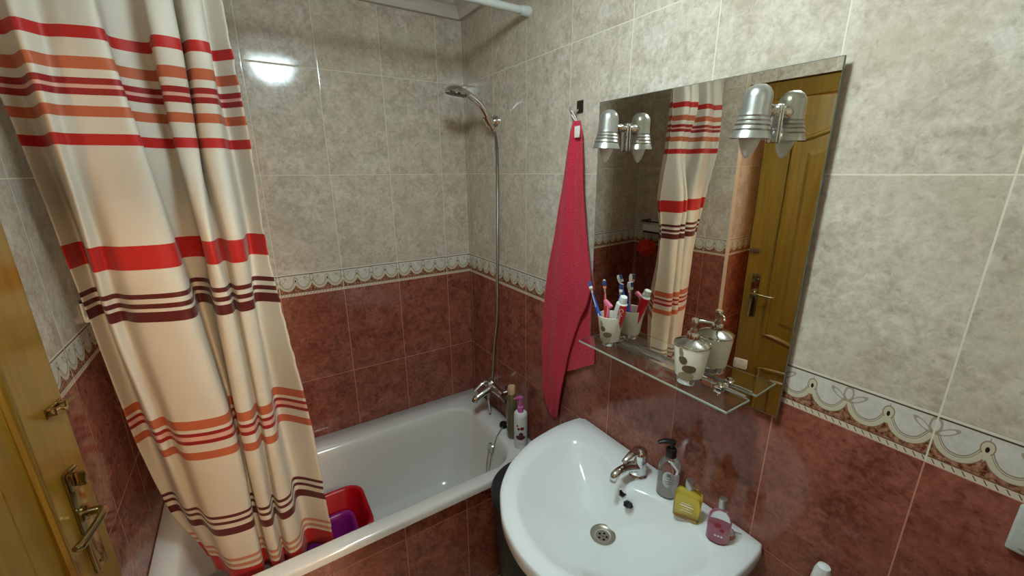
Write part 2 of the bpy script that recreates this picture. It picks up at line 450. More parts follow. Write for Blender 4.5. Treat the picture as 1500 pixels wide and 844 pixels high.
# ------------------------------------------------------------------ door leaf
def make_door():
    FE = Vector((-1.308, -0.812, 0)); ang = math.radians(12.0); W = 0.72
    hx = FE + Vector((-math.sin(ang), -math.cos(ang), 0)) * W
    # local frame: a = distance from free edge towards the hinge, n = outwards (to the room)
    u = Vector((-math.sin(ang), -math.cos(ang), 0)); n = Vector((math.cos(ang), -math.sin(ang), 0))
    def P(a, d, z): return FE + u * a + n * d + Vector((0, 0, z))
    def pbox(bm, a0, a1, d0, d1, z0, z1, bev=0.0):
        mt = Matrix(((u.x, n.x, 0, FE.x), (u.y, n.y, 0, FE.y), (0, 0, 1, 0), (0, 0, 0, 1)))
        box(bm, (a0, d0, z0), (a1, d1, z1), bev, 2, mt)
    t = thing('bathroom_door', 'ochre varnished wooden door with moulded panels, standing ajar at the left', 'door', (hx.x, hx.y, 0.01))
    bm = bmesh.new(); pbox(bm, 0, W, -0.038, 0, 0.01, 2.03, 0.004); obj('leaf', bm, M['wood'], t)
    def outline(a0, a1, z0, z1, arch_top=0.0, arch_bot=0.0):
        pts = []; N = 14
        for i in range(N + 1):
            q = i / N; pts.append((a0 + (a1 - a0) * q, z1 + arch_top * math.sin(PI * q) ** 1.6))
        for i in range(N + 1):
            q = i / N; pts.append((a1 + (a0 - a1) * q, z0 - arch_bot * math.sin(PI * q) ** 1.6))
        return pts
    for (z0, z1, at, ab) in ((0.86, 1.84, 0.06, 0.05), (0.14, 0.66, 0.0, 0.0)):
        o = outline(0.125, W - 0.125, z0, z1, at, ab)
        bm = bmesh.new()
        tube(bm, [P(a, 0.0, z) for a, z in o], 0.011, 8, closed=True, flat=1.0)
        pm = obj('panel_moulding', bm, M['wood'], t)
        o2 = outline(0.185, W - 0.185, z0 + .06, z1 - .05, at, ab)
        bm = bmesh.new()
        c = Vector((0, 0, 0))
        r0 = [P(a, 0.0, z) for a, z in o2]
        ca = W / 2; cz = (z0 + z1) / 2
        r1 = [P(ca + (a - ca) * .92, 0.008, cz + (z - cz) * .96) for a, z in o2]
        grid_loft(bm, [r0, r1], True, False, True)
        obj('raised_panel', bm, M['wood'], t, smooth=False)
    # long plate with lever and thumb turn
    bm = bmesh.new(); pbox(bm, 0.034, 0.072, 0.0, 0.006, 0.945, 1.185, 0.003)
    pl = obj('handle_plate', bm, M['brass'], t)
    bm = bmesh.new(); tube(bm, [P(.053, .0, .962), P(.053, .008, .962)], 0.005, 8); obj('screw', bm, M['brass'], pl)
    bm = bmesh.new(); za = 1.082
    tube(bm, [P(.053, .005, za), P(.053, .026, za), P(.057, .036, za + .001), P(.075, .041, za), P(.105, .040, za - .004), P(.138, .037, za - .008), P(.150, .034, za - .004)],
         [.010, .008, .008, .0075, .007, .0085, .005], 10, smooth=5)
    obj('lever', bm, M['brass'], t)
    bm = bmesh.new(); lathe(bm, [(.004, 0), (.018, 0), (.018, .005), (.012, .008), (.004, .008)], P(.053, .005, za), 18, axis=n); obj('rosette', bm, M['brass'], pl)
    bm = bmesh.new(); pbox(bm, .036, .070, .006, .010, 1.142, 1.180, .003); pbox(bm, .048, .058, .010, .026, 1.146, 1.176, .003); obj('thumb_turn', bm, M['brass'], t)
    # slide bolt
    b = bmesh.new(); pbox(b, .010, .056, 0, .003, 1.297, 1.317, .001); bl = obj('bolt_plate', b, M['brass'], t)
    b = bmesh.new(); tube(b, [P(-.014, .008, 1.307), P(.056, .008, 1.307)], .004, 10); pbox(b, .014, .021, .002, .013, 1.299, 1.315, .0015); pbox(b, .042, .049, .002, .013, 1.299, 1.315, .0015); obj('bolt_rod', b, M['brass'], bl)
    b = bmesh.new(); tube(b, [P(.032, .008, 1.307), P(.032, .020, 1.305)], [.003, .004], 10); obj('bolt_knob', b, M['brass'], bl)
    # hinges
    for z in (.25, 1.05, 1.8):
        b = bmesh.new(); tube(b, [P(W + .004, .004, z - .04), P(W + .004, .004, z + .04)], .007, 10); obj('hinge', b, M['brass'], t)
    # small plate low on the leaf
    b = bmesh.new(); pbox(b, .004, .074, 0.0005, .024, .632, .690, .008)
    f = obj('soap_holder', b, M['foil'], None, base=tuple(P(.04, 0.01, .632))); tag(f, 'small embossed silvery box fixed low on the ochre door, seen in the mirror', 'box')
make_door()

# ------------------------------------------------------------------ bathtub
def rrect(x0, x1, y0, y1, r, n=10, e=None):
    """rounded rectangle, 4*(n+1) points counter-clockwise from +x +y corner"""
    out = []
    for (cx, cy, a0) in ((x1 - r, y1 - r, 0), (x0 + r, y1 - r, PI / 2), (x0 + r, y0 + r, PI), (x1 - r, y0 + r, 1.5 * PI)):
        for i in range(n + 1):
            a = a0 + PI / 2 * i / n; out.append((cx + r * math.cos(a), cy + r * math.sin(a)))
    return out
def make_tub():
    t = thing('bathtub', 'white enamelled built-in bathtub along the back wall', 'bathtub', (-0.69, -0.35, 0))
    bm = bmesh.new()
    RZ = 0.545
    def ring(x0, x1, y0, y1, r, z): return [Vector((x, y, z)) for x, y in rrect(x0, x1, y0, y1, r)]
    L, Rr, Fr, Bk = -1.374, -0.001, -0.695, -0.001
    rings = [ring(L + .01, Rr - .01, Fr + .025, Bk - .01, .01, .515), ring(L, Rr, Fr, Bk, .012, .515), ring(L, Rr, Fr, Bk, .012, .535), ring(L + .001, Rr - .001, Fr + .003, Bk - .001, .012, .542), ring(L + .003, Rr - .003, Fr + .010, Bk - .003, .012, RZ),
             ring(-1.31, -.105, -.645, -.115, .13, RZ + .001), ring(-1.303, -.112, -.638, -.122, .125, RZ - .002), ring(-1.296, -.119, -.631, -.129, .12, RZ - .010),
             ring(-1.285, -.128, -.622, -.138, .12, .50), ring(-1.25, -.150, -.605, -.155, .12, .38), ring(-1.21, -.180, -.585, -.175, .12, .26),
             ring(-1.17, -.215, -.560, -.200, .11, .20), ring(-1.12, -.255, -.53, -.23, .10, .172), ring(-1.05, -.32, -.48, -.28, .08, .165), ring(-.9, -.45, -.40, -.36, .015, .163)]
    grid_loft(bm, rings, True, False, True)
    obj('tub_shell', bm, M['enamel'], t, angle=60)
    # overflow, chain and black plug
    bm = bmesh.new(); ax = Vector((-1, 0, .18)).normalized()
    c = Vector((-.137, -.43, .468))
    lathe(bm, [(.004, -.006), (.024, -.006), (.027, 0), (.024, .006), (.010, .009), (.0001, .009)], c, 24, axis=ax); of = obj('overflow_cap', bm, M['chrome'], t)
    bm = bmesh.new(); tube(bm, [c + Vector((-.012, 0, 0)), (-.170, -.445, .40), (-.182, -.462, .335), (-.185, -.470, .325), (-.180, -.474, .345), (-.163, -.470, .44), (-.125, -.462, .540), (-.105, -.452, .553), (-.068, -.425, .556)], .0022, 8, smooth=8)
    obj('plug_chain', bm, M['steel'], t)
    bm = bmesh.new(); lathe(bm, [(.0001, 0), (.020, 0), (.022, .006), (.019, .018), (.006, .020), (.0001, .020)], (-.053, -.412, .5465), 20); plabel(obj('plug', bm, M['dark'], t), 'black rubber plug')
    bm = bmesh.new(); lathe(bm, [(.0001, 0), (.010, -.002), (.016, 0), (.032, .003), (.034, 0), (.034, -.004)], (-.42, -.38, .1655), 24); obj('drain', bm, M['steel'], t)
    return t
make_tub()

# red basin with a purple one inside, standing in the bath
def basin(name, label, mat, x0, x1, y0, y1, z0, z1, r):
    bm = bmesh.new(); tp = .03
    def R(i, z, rr): return [Vector((x, y, z)) for x, y in rrect(x0 + i, x1 - i, y0 + i, y1 - i, rr, 8)]
    rings = [R(tp + .02, z0, r * .6), R(tp, z0 + .012, r * .8), R(.006, z1 - .012, r), R(-.004, z1 - .010, r), R(-.010, z1 - .004, r), R(-.009, z1 + .002, r), R(.0, z1 + .002, r), R(.006, z1 - .004, r), R(tp + .004, z0 + .018, r * .8), R(tp + .02, z0 + .006, r * .6)]
    grid_loft(bm, rings, True, True, True)
    return tag(obj(name, bm, mat, None, base=((x0 + x1) / 2, (y0 + y1) / 2, z0), angle=50), label, 'basin')
basin('washing_basin', 'red plastic basin standing inside the bathtub beside the curtain', M['red_plastic'], -1.02, -.715, -.535, -.262, .1665, .422, .065)
basin('washing_basin', 'purple plastic basin nested inside the red basin in the bathtub', M['purple_plastic'], -.975, -.768, -.48, -.325, .19, .36, .045)

# ------------------------------------------------------------------ curtain rod and curtain
RODY, RODZ = -0.533, 2.278
t = thing('curtain_rod', 'white tubular shower curtain rod running wall to wall', 'curtain rod', (-0.69, RODY, RODZ))
bm = bmesh.new(); tube(bm, [(-1.372, RODY, RODZ), (-.003, RODY, RODZ)], 0.0125, 20); obj('tube', bm, M['rod'], t)
for x, s in ((0, -1), (XL, 1)):
    bm = bmesh.new(); tube(bm, [(x, RODY, RODZ), (x + s * .030, RODY, RODZ), (x + s * .034, RODY, RODZ)], [.0175, .016, .0135], 20); obj('end_cap', bm, M['rod'], t)

LV = [
 (2.255, [(-1.345,-.545),(-1.31,-.53),(-1.275,-.555),(-1.243,-.54),(-1.206,-.55),(-1.16,-.555),(-1.14,-.52),(-1.09,-.515),(-1.065,-.55),(-1.025,-.55),(-1.015,-.515),(-.995,-.55),(-.968,-.55),(-.955,-.52),(-.922,-.54)]),
 (2.034, [(-1.352,-.54),(-1.31,-.545),(-1.275,-.592),(-1.243,-.565),(-1.206,-.582),(-1.15,-.592),(-1.146,-.527),(-1.085,-.51),(-1.065,-.59),(-1.019,-.585),(-1.021,-.53),(-.999,-.59),(-.963,-.587),(-.963,-.51),(-.918,-.555)]),
 (1.814, [(-1.348,-.49),(-1.315,-.47),(-1.268,-.595),(-1.25,-.575),(-1.20,-.582),(-1.13,-.598),(-1.135,-.53),(-1.08,-.49),(-1.069,-.545),(-1.027,-.545),(-1.03,-.50),(-1.01,-.555),(-.972,-.563),(-.955,-.50),(-.912,-.555)]),
 (1.568, [(-1.340,-.47),(-1.320,-.40),(-1.276,-.553),(-1.255,-.532),(-1.21,-.57),(-1.118,-.578),(-1.121,-.46),(-1.062,-.47),(-1.057,-.57),(-1.035,-.60),(-1.02,-.545),(-.998,-.605),(-.968,-.597),(-.955,-.485),(-.915,-.528)]),
 (1.377, [(-1.336,-.444),(-1.315,-.40),(-1.283,-.518),(-1.256,-.508),(-1.215,-.553),(-1.108,-.583),(-1.107,-.43),(-1.075,-.46),(-1.055,-.585),(-1.024,-.593),(-1.014,-.555),(-1.0,-.593),(-.97,-.58),(-.962,-.51),(-.905,-.556)]),
 (0.967, [(-1.338,-.372),(-1.305,-.350),(-1.261,-.492),(-1.228,-.495),(-1.19,-.556),(-1.082,-.583),(-1.078,-.49),(-1.066,-.50),(-1.06,-.588),(-1.028,-.60),(-1.013,-.56),(-1.0,-.59),(-.973,-.577),(-.957,-.475),(-.876,-.56)]),
 (0.651, [(-1.308,-.353),(-1.278,-.366),(-1.245,-.453),(-1.211,-.478),(-1.17,-.553),(-1.083,-.573),(-1.08,-.51),(-1.066,-.52),(-1.056,-.582),(-1.03,-.594),(-1.018,-.545),(-.999,-.587),(-.966,-.574),(-.944,-.505),(-.869,-.572)]),
 (0.44, [(-1.245,-.360),(-1.235,-.375),(-1.215,-.44),(-1.19,-.468),(-1.155,-.543),(-1.083,-.566),(-1.078,-.51),(-1.062,-.52),(-1.05,-.575),(-1.03,-.588),(-1.015,-.54),(-.995,-.58),(-.963,-.568),(-.935,-.50),(-.862,-.566)]),
]
def cat1(v0, v1, v2, v3, t): return 0.5 * ((2 * v1) + (v2 - v0) * t + (2 * v0 - 5 * v1 + 4 * v2 - v3) * t * t + (3 * v1 - v0 - 3 * v2 + v3) * t ** 3)
def curtain():
    KU = 10; NZ = 150
    cols = []
    for zl, pts in LV:
        pp = catmull([(x, y, 0) for x, y in pts], KU); cols.append((zl, pp))
    n = len(cols[0][1]); ztop, zbot = LV[0][0], LV[-1][0]
    bm = bmesh.new(); uvl = bm.loops.layers.uv.new('UVMap')
    grid = []
    for k in range(NZ + 1):
        z = ztop + (zbot - ztop) * k / NZ
        i = 0
        while i < len(LV) - 2 and z < LV[i + 1][0]: i += 1
        z0, z1 = LV[i][0], LV[i + 1][0]; q = (z - z0) / (z1 - z0)
        i0, i3 = max(i - 1, 0), min(i + 2, len(LV) - 1)
        row = []
        for j in range(n):
            a, b, c, d = cols[i0][1][j], cols[i][1][j], cols[i + 1][1][j], cols[i3][1][j]
            p = Vector((cat1(a.x, b.x, c.x, d.x, q), cat1(a.y, b.y, c.y, d.y, q), z))
            w = noise.noise(Vector((p.x * 9, p.z * 5, 0.3))) * .004 + noise.noise(Vector((p.x * 30, p.z * 14, 2.3))) * .0015
            p.y += w
            e = max(0, 1 - (n - 1 - j) / 6.0)
            p.x += e * noise.noise(Vector((0, p.z * 28, 5))) * .003
            row.append((bm.verts.new(p), z))
        grid.append(row)
    for k in range(NZ):
        for j in range(n - 1):
            vs = [grid[k][j], grid[k][j + 1], grid[k + 1][j + 1], grid[k + 1][j]]
            f = bm.faces.new([v[0] for v in vs])
            for lp, (vv, z), jj in zip(f.loops, vs, (j, j + 1, j + 1, j)): lp[uvl].uv = (jj * .012, z)
    t = thing('shower_curtain', 'white cloth shower curtain with red, orange and maroon stripes, gathered at the left', 'curtain', (-1.1, RODY, RODZ))
    c = obj('cloth', bm, M['curtain'], t, fixn=False, angle=180)
    md = c.modifiers.new('thick', 'SOLIDIFY'); md.thickness = 0.0012; md.offset = 0
    # rings over the rod
    proto = None
    for i in range(9):
        x = -1.335 + i * .0505
        if proto is None:
            bm = bmesh.new(); N = 20
            tube(bm, [(x, RODY + math.cos(2 * PI * k / N) * .022, RODZ - .008 + math.sin(2 * PI * k / N) * .024) for k in range(N)], .0022, 8, closed=True)
            proto = obj('curtain_ring', bm, M['white_plastic'], t)
        else:
            d = proto.copy(); COL.objects.link(d); d.parent = t; d.location = proto.location + Vector((i * .0505, 0, 0))
curtain()

# ------------------------------------------------------------------ hand shower, hose, holder and bath tap
HS = Vector((-0.045, -.300, 1.94))
t = thing('shower_holder', 'round chrome wall holder carrying the hand shower', 'shower holder', (0, -.30, 1.94))
bm = bmesh.new(); lathe(bm, [(.0001, 0), (.026, 0), (.026, .006), (.018, .012), (.012, .02), (.012, .03)], (0, -.295, 1.94), 24, axis=(-1, 0, 0)); obj('wall_plate', bm, M['chrome'], t)
bm = bmesh.new(); ax = Vector((-.55, 0, .84)).normalized()
lathe(bm, [(.0155, -.018), (.0195, -.018), (.0205, .018), (.0160, .018), (.0155, -.018)], (-.040, -.300, 1.942), 20, axis=ax); obj('clip', bm, M['chrome'], t)
t = thing('hand_shower', 'chrome hand shower hanging high on the right wall by the corner', 'shower head', (-.04, -.300, 1.93))
bm = bmesh.new(); tube(bm, [(-.020, -.300, 1.908), (-.033, -.300, 1.932), (-.046, -.300, 1.955), (-.068, -.300, 1.988), (-.095, -.300, 2.012), (-.128, -.300, 2.030), (-.15, -.300, 2.036)], [.0115, .0125, .0135, .013, .0118, .0125, .018], 16, smooth=6); obj('handle', bm, M['chrome'], t)
bm = bmesh.new(); hax = Vector((-.12, 0.10, -1)).normalized()
hc = Vector((-.182, -.300, 2.045))
lathe(bm, [(.0001, -.014), (.020, -.013), (.036, -.006), (.046, .004), (.048, .012), (.044, .017)], hc, 32, axis=hax); hd = obj('head', bm, M['chrome'], t)
bm = bmesh.new(); lathe(bm, [(.044, .0165), (.040, .019), (.0001, .019)], hc, 32, axis=hax); obj('spray_face', bm, simple('spray_face_grey', (90, 88, 82), .4), hd)
bm = bmesh.new()
tube(bm, [(-.021, -.300, 1.910), (-.016, -.312, 1.885), (-.014, -.322, 1.80), (-.014, -.320, 1.6), (-.014, -.314, 1.40), (-.014, -.308, 1.25), (-.015, -.306, 1.14), (-.019, -.303, 1.04), (-.030, -.300, .95), (-.034, -.297, .88), (-.040, -.297, .81), (-.048, -.300, .745)], .0062, 12, smooth=10)
hm = simple('hose_metal', (150, 146, 134), .3, metal=1.0)
nt = hm.node_tree; E.nt = nt; g = nt.nodes.new('ShaderNodeNewGeometry'); sp = nt.nodes.new('ShaderNodeSeparateXYZ'); nt.links.new(g.outputs['Position'], sp.inputs[0])
bpn = nt.nodes.new('ShaderNodeBump'); bpn.inputs['Distance'].default_value = .002; nt.links.new((eabs(efrac(E(sp.outputs[2]) * 200) - .5)).s, bpn.inputs['Height']); nt.links.new(bpn.outputs[0], nt.nodes['Principled BSDF'].inputs['Normal'])
tag(obj('shower_hose', bm, hm, None, base=(-.04, -.3, .74)), 'long grey metal shower hose running down the right wall to the bath tap', 'hose')

t = thing('bath_mixer_tap', 'chrome bath mixer tap on the right wall above the tub end', 'tap', (0, -.30, .69))
for dy in (-.075, .075):
    bm = bmesh.new(); lathe(bm, [(.0001, 0), (.030, 0), (.030, .006), (.016, .012), (.015, .038)], (0, -.30 + dy, .70), 20, axis=(-1, 0, 0)); obj('wall_flange', bm, M['chrome'], t)
bm = bmesh.new(); tube(bm, [(-.045, -.392, .70), (-.045, -.37, .70), (-.045, -.34, .702), (-.046, -.30, .703), (-.045, -.26, .702), (-.045, -.23, .70), (-.045, -.208, .70)], [.014, .018, .019, .024, .019, .018, .014], 18, smooth=4); obj('body', bm, M['chrome'], t)
bm = bmesh.new(); tube(bm, [(-.046, -.30, .70), (-.080, -.30, .694), (-.118, -.30, .682), (-.142, -.30, .670), (-.150, -.30, .655)], [.022, .019, .016, .0155, .0145], 16, smooth=5); obj('spout', bm, M['chrome'], t)
bm = bmesh.new(); lathe(bm, [(.019, 0), (.022, .012), (.022, .028), (.014, .036), (.0001, .037)], (-.052, -.30, .712), 22, axis=(-.35, 0, 1)); tube(bm, [(-.066, -.30, .742), (-.09, -.30, .748), (-.130, -.30, .728), (-.150, -.30, .714)], [.013, .009, .008, .009], 12, smooth=5, flat=.6); obj('lever', bm, M['chrome'], t)
bm = bmesh.new(); tube(bm, [(-.050, -.365, .70), (-.058, -.41, .697), (-.062, -.44, .700), (-.062, -.452, .703)], [.008, .006, .0062, .009], 12, smooth=4); obj('diverter_lever', bm, M['chrome'], t)
bm = bmesh.new(); tube(bm, [(-.060, -.300, .695), (-.068, -.300, .655), (-.066, -.298, .60), (-.064, -.298, .568)], [.009, .0075, .0065, .005], 12, smooth=4); obj('diverter_pin', bm, M['chrome'], t)

# ------------------------------------------------------------------ bottles at the end of the tub
def disc_on(bm, c, n, r1, r2=None, seg=20, rot=0.0, lift=0.0006):
    c = Vector(c); n = Vector(n).normalized(); x = Vector((0, 0, 1)).cross(n).normalized(); y = n.cross(x)
    r2 = r2 or r1
    vs = []
    for k in range(seg):
        a = 2 * PI * k / seg; px, py = r1 * math.cos(a), r2 * math.sin(a)
        qx = px * math.cos(rot) - py * math.sin(rot); qy = px * math.sin(rot) + py * math.cos(rot)
        vs.append(bm.verts.new(c + n * lift + x * qx + y * qy))
    bm.faces.new(vs)
def wrap_patch(bm, c, R, a, z, wa, hz, seg=16, sy=1.0, rot=0.0, lift=0.0006, slope=0.0):
    """an elliptical print lying on an (elliptic) cylinder around c; a: centre angle, wa: half width in metres, hz: half height"""
    cv = None; rim = []
    ctr = bm.verts.new((c[0] + (R + lift) * math.cos(a), c[1] + (R + lift) * sy * math.sin(a), z))
    for ringk in (0.5, 1.0):
        row = []
        for k in range(seg):
            th = 2 * PI * k / seg; px, py = wa * math.cos(th) * ringk, hz * math.sin(th) * ringk
            qx = px * math.cos(rot) - py * math.sin(rot); qy = px * math.sin(rot) + py * math.cos(rot)
            aa = a + qx / R; Rr = R + lift + slope * qy
            row.append(bm.verts.new((c[0] + Rr * math.cos(aa), c[1] + Rr * sy * math.sin(aa), z + qy)))
        rim.append(row)
    for k in range(seg):
        j = (k + 1) % seg
        bm.faces.new((ctr, rim[0][k], rim[0][j])); bm.faces.new((rim[0][k], rim[1][k], rim[1][j], rim[0][j]))
TZ = 0.5462
def camang(x, y): return math.atan2(CAMPOS.y - y, CAMPOS.x - x)
# white pump bottle
c = (-.066, -.578); t = thing('lotion_bottle', 'white pump bottle with pink pump and dark red fruit print on the tub end', 'bottle', (c[0], c[1], TZ))
def ell_bottle(bm, c, z0, prof, sx, sy, ang):
    rings = []
    for r, h in prof:
        rings.append([Vector((c[0] + math.cos(ang) * r * sx * math.cos(a) - math.sin(ang) * r * sy * math.sin(a), c[1] + math.sin(ang) * r * sx * math.cos(a) + math.cos(ang) * r * sy * math.sin(a), z0 + h)) for a in [2 * PI * k / 28 for k in range(28)]])
    grid_loft(bm, rings, True, True, True)
bm = bmesh.new(); ell_bottle(bm, c, TZ, [(.92, 0), (1, .006), (1, .158), (.96, .168), (.80, .174), (.3, .176)], .030, .030, 0)
bd = obj('body', bm, M['white_plastic'], t)
ca = camang(*c)
for (da, z, w, h, m, lb) in ((-.30, .105, .006, .007, 'green_print', 0), (.22, .107, .0095, .0085, 'red_print', 0), (-.02, .062, .022, .012, 'maroon_print', 0), (.05, .078, .010, .010, 'maroon_print', 0), (-.5, .12, .004, .006, 'red_print', 0), (.0, .03, .014, .004, 'silver_print', 0), (-.1, .092, .012, .002, 'silver_print', 0)):
    bm = bmesh.new(); wrap_patch(bm, c, .030, ca + da, TZ + z, w, h); obj('printed_mark', bm, M[m], bd)
bm = bmesh.new(); lathe(bm, [(.0001, .174), (.013, .174), (.013, .200), (.008, .202), (.007, .235), (.0105, .237), (.0115, .247), (.0001, .248)], (c[0], c[1], TZ), 18)
tube(bm, [(c[0], c[1], TZ + .242), (c[0] - .012, c[1] + .006, TZ + .243), (c[0] - .026, c[1] + .014, TZ + .238)], [.008, .006, .004], 10); plabel(obj('pump', bm, M['pink_plastic'], t), 'pink pump head')
# olive bottle with beige cap
c = (-.060, -.496); t = thing('shampoo_bottle', 'olive brown tall bottle with beige cap behind the white pump bottle', 'bottle', (c[0], c[1], TZ))
bm = bmesh.new(); ell_bottle(bm, c, TZ, [(.9, 0), (1, .008), (1, .16), (.9, .19), (.6, .212), (.42, .22), (.42, .228)], .030, .024, 1.2); obj('body', bm, M['brown_bottle'], t)
bm = bmesh.new(); lathe(bm, [(.0001, .222), (.0165, .222), (.0172, .226), (.0172, .256), (.0155, .260), (.0001, .260)], (c[0], c[1], TZ), 22); plabel(obj('cap', bm, M['cork'], t), 'beige cap')

# ------------------------------------------------------------------ towel and hook
t = thing('towel_hook', 'small square steel hook stuck on the tiles above the red towel', 'hook', (0, -.822, 1.935))
bm = bmesh.new(); box(bm, (-.004, -.836, 1.915), (-.0005, -.808, 1.952), .001); obj('plate', bm, simple('dark_steel', (74, 70, 60), .3, metal=.8), t)
bm = bmesh.new(); tube(bm, [(-.003, -.815, 1.925), (-.014, -.812, 1.916), (-.026, -.810, 1.914), (-.031, -.809, 1.922), (-.031, -.808, 1.932)], [.003, .003, .003, .003, .0035], 8, smooth=4); obj('prong', bm, M['steel'], t)
def interp(tab, v):
    for a, b in zip(tab[:-1], tab[1:]):
        if a[0] >= v >= b[0]:
            q = (a[0] - v) / (a[0] - b[0] + 1e-9); return [a[i] + (b[i] - a[i]) * q for i in range(1, len(a))]
    return list(tab[-1][1:]) if v < tab[-1][0] else list(tab[0][1:])
def towel():
    t = thing('towel', 'crimson red terry towel hanging from the hook beside the mirror', 'towel', (-.02, -.82, 1.9))
    # z, left Y, right Y, fold depth
    A = [(1.890, -.812, -.842, .004), (1.86, -.806, -.858, .010), (1.78, -.797, -.872, .016), (1.65, -.772, -.890, .020), (1.50, -.743, -.914, .022), (1.40, -.719, -.934, .022), (1.36, -.710, -.940, .022),
         (1.30, -.700, -.925, .022), (1.24, -.692, -.890, .020), (1.15, -.684, -.858, .020), (1.06, -.680, -.830, .018), (.96, -.681, -.810, .016), (.88, -.688, -.796, .014), (.82, -.702, -.786, .012), (.78, -.722, -.775, .008), (.763, -.742, -.757, .004)]
    B = [(1.37, -.80, -.946, .008), (1.30, -.79, -.938, .010), (1.24, -.79, -.928, .010), (1.17, -.79, -.936, .010), (1.12, -.79, -.948, .010), (1.088, -.79, -.954, .008), (.99, -.79, -.955, .006)]
    def sheet(tab, x0, ph, name, zt, zb, bottom=None, nu=44, nz=110):
        bm = bmesh.new(); rows = []
        for k in range(nz + 1):
            z = zt + (zb - zt) * k / nz; yl, yr, d = interp(tab, z); row = []
            for j in range(nu + 1):
                u = j / nu; y = yl + (yr - yl) * u
                zz = z
                if bottom: zz = zt + (bottom(u) - zt) * k / nz
                wv = math.sin(u * 2 * PI * 1.1 + ph + 3.2 * z) * .8 + math.sin(u * 2 * PI * 2.3 + ph * 2 + z * 5.1) * .35 + (u - .5) ** 2 * 1.2
                x = x0 - d * (0.9 + wv * .30) + noise.noise(Vector((y * 16, z * 7, ph))) * .005
                x = min(x, -.006)
                row.append(bm.verts.new((x, y, zz)))
            rows.append(row)
        for k in range(nz):
            for j in range(nu): bm.faces.new((rows[k][j], rows[k][j + 1], rows[k + 1][j + 1], rows[k + 1][j]))
        o = obj(name, bm, M['towel'], t, angle=180)
        md = o.modifiers.new('thick', 'SOLIDIFY'); md.thickness = .004; md.offset = 0
        return o
    sheet(A, -.014, .6, 'front_fold', 1.890, .763)
    sheet(B, -.004, 2.2, 'back_fold', 1.37, 1.0, bottom=lambda u: .985 + .105 * u)
    bm = bmesh.new(); tube(bm, [(-.014, -.826, 1.885), (-.026, -.818, 1.912), (-.029, -.809, 1.921), (-.026, -.806, 1.912), (-.014, -.822, 1.885)], .0018, 8, smooth=5); obj('hanging_loop', bm, M['loop'], t)
    bm = bmesh.new(); box(bm, (-.036, -.862, 1.838), (-.0345, -.838, 1.872), .0004); plabel(obj('care_tag', bm, M['loop'], t), 'white care tag')
towel()

# ------------------------------------------------------------------ mirror
MA, MB_, M0 = -0.0106, -0.0147, -0.022
def mx(y, z): return M0 + MA * (z - 1.56) + MB_ * (y + 1.23)
t = thing('wall_mirror', 'large frameless rectangular mirror hung on the right wall above the glass shelf', 'mirror', (-.02, -1.235, 1.197))
y0, y1, z0, z1 = -1.5335, -.9400, 1.197, 1.9285
bm = bmesh.new()
fr = [bm.verts.new((mx(y, z), y, z)) for y, z in ((y0, z0), (y1, z0), (y1, z1), (y0, z1))]; bm.faces.new(fr)
obj('silvered_face', bm, M['mirror'], t, smooth=False, fixn=False)
bm = bmesh.new(); grid_loft(bm, [[Vector((mx(y, z) - .0001 + d, y, z)) for y, z in ((y0 - e, z0 - e), (y1 + e, z0 - e), (y1 + e, z1 + e), (y0 - e, z1 + e))] for d, e in ((.0002, .0001), (.0002, .0012), (.0050, .0012))], True, False, True)
obj('glass_edge', bm, M['mirror_edge'], t, smooth=False)
for yy in (-1.42, -1.05):
    for zz in (1.25, 1.85):
        bm = bmesh.new(); box(bm, (mx(yy, zz) + .0056, yy - .02, zz - .03), (-.0005, yy + .02, zz + .03)); obj('mounting_block', bm, M['dark'], t, smooth=False)

# ------------------------------------------------------------------ mirror lamps
def lamp(yc, label):
    t = thing('mirror_lamp', label, 'wall lamp', (mx(yc, 1.845), yc, 1.845), 'mirror lamps')
    cx = -.092; top = 1.893; tl = Vector((0, 0.0, 1))
    ax = Vector((-.02, .055, -1)).normalized()
    c0 = Vector((cx, yc, top))
    prof = [(.0001, 0), (.010, .001), (.018, .006), (.0235, .014), (.0255, .024), (.0262, .050), (.0275, .056), (.0262, .059), (.0295, .064), (.0280, .067), (.0318, .072), (.0300, .075), (.0335, .081), (.0318, .084), (.0355, .092), (.0375, .098), (.0355, .0975), (.030, .082), (.025, .056), (.022, .02), (.0001, .006)]
    bm = bmesh.new(); lathe(bm, prof, c0, 36, axis=ax); sh = obj('lamp_shade', bm, M['satin'], t, angle=35)
    bm = bmesh.new(); lathe(bm, [(.012, .05), (.019, .075), (.0205, .088), (.0195, .098), (.0155, .112), (.0085, .128), (.003, .1345), (.0001, .1355)], c0, 24, axis=ax); plabel(obj('bulb', bm, M['bulb'], t), 'unlit frosted candle bulb')
    xm = mx(yc, 1.845)
    bm = bmesh.new(); zc = 1.848
    tube(bm, [(cx + .020, yc - .003, zc), (cx + .034, yc - .003, zc)], .010, 16); tube(bm, [(cx + .032, yc - .003, zc), (cx + .040, yc - .003, zc), (cx + .048, yc - .003, zc), (xm - .004, yc - .003, zc)], [.0125, .0135, .009, .011], 16); obj('arm', bm, M['chrome'], t)
    bm = bmesh.new(); box(bm, (xm - .008, yc - .014, 1.788), (xm - .0006, yc + .008, 1.862), .003); obj('back_plate', bm, M['chrome'], t)
    return t
lamp(-1.432, 'silver bell-shaped mirror lamp nearest the right edge of the mirror')
lamp(-1.043, 'silver bell-shaped mirror lamp at the left edge of the mirror beside the towel')

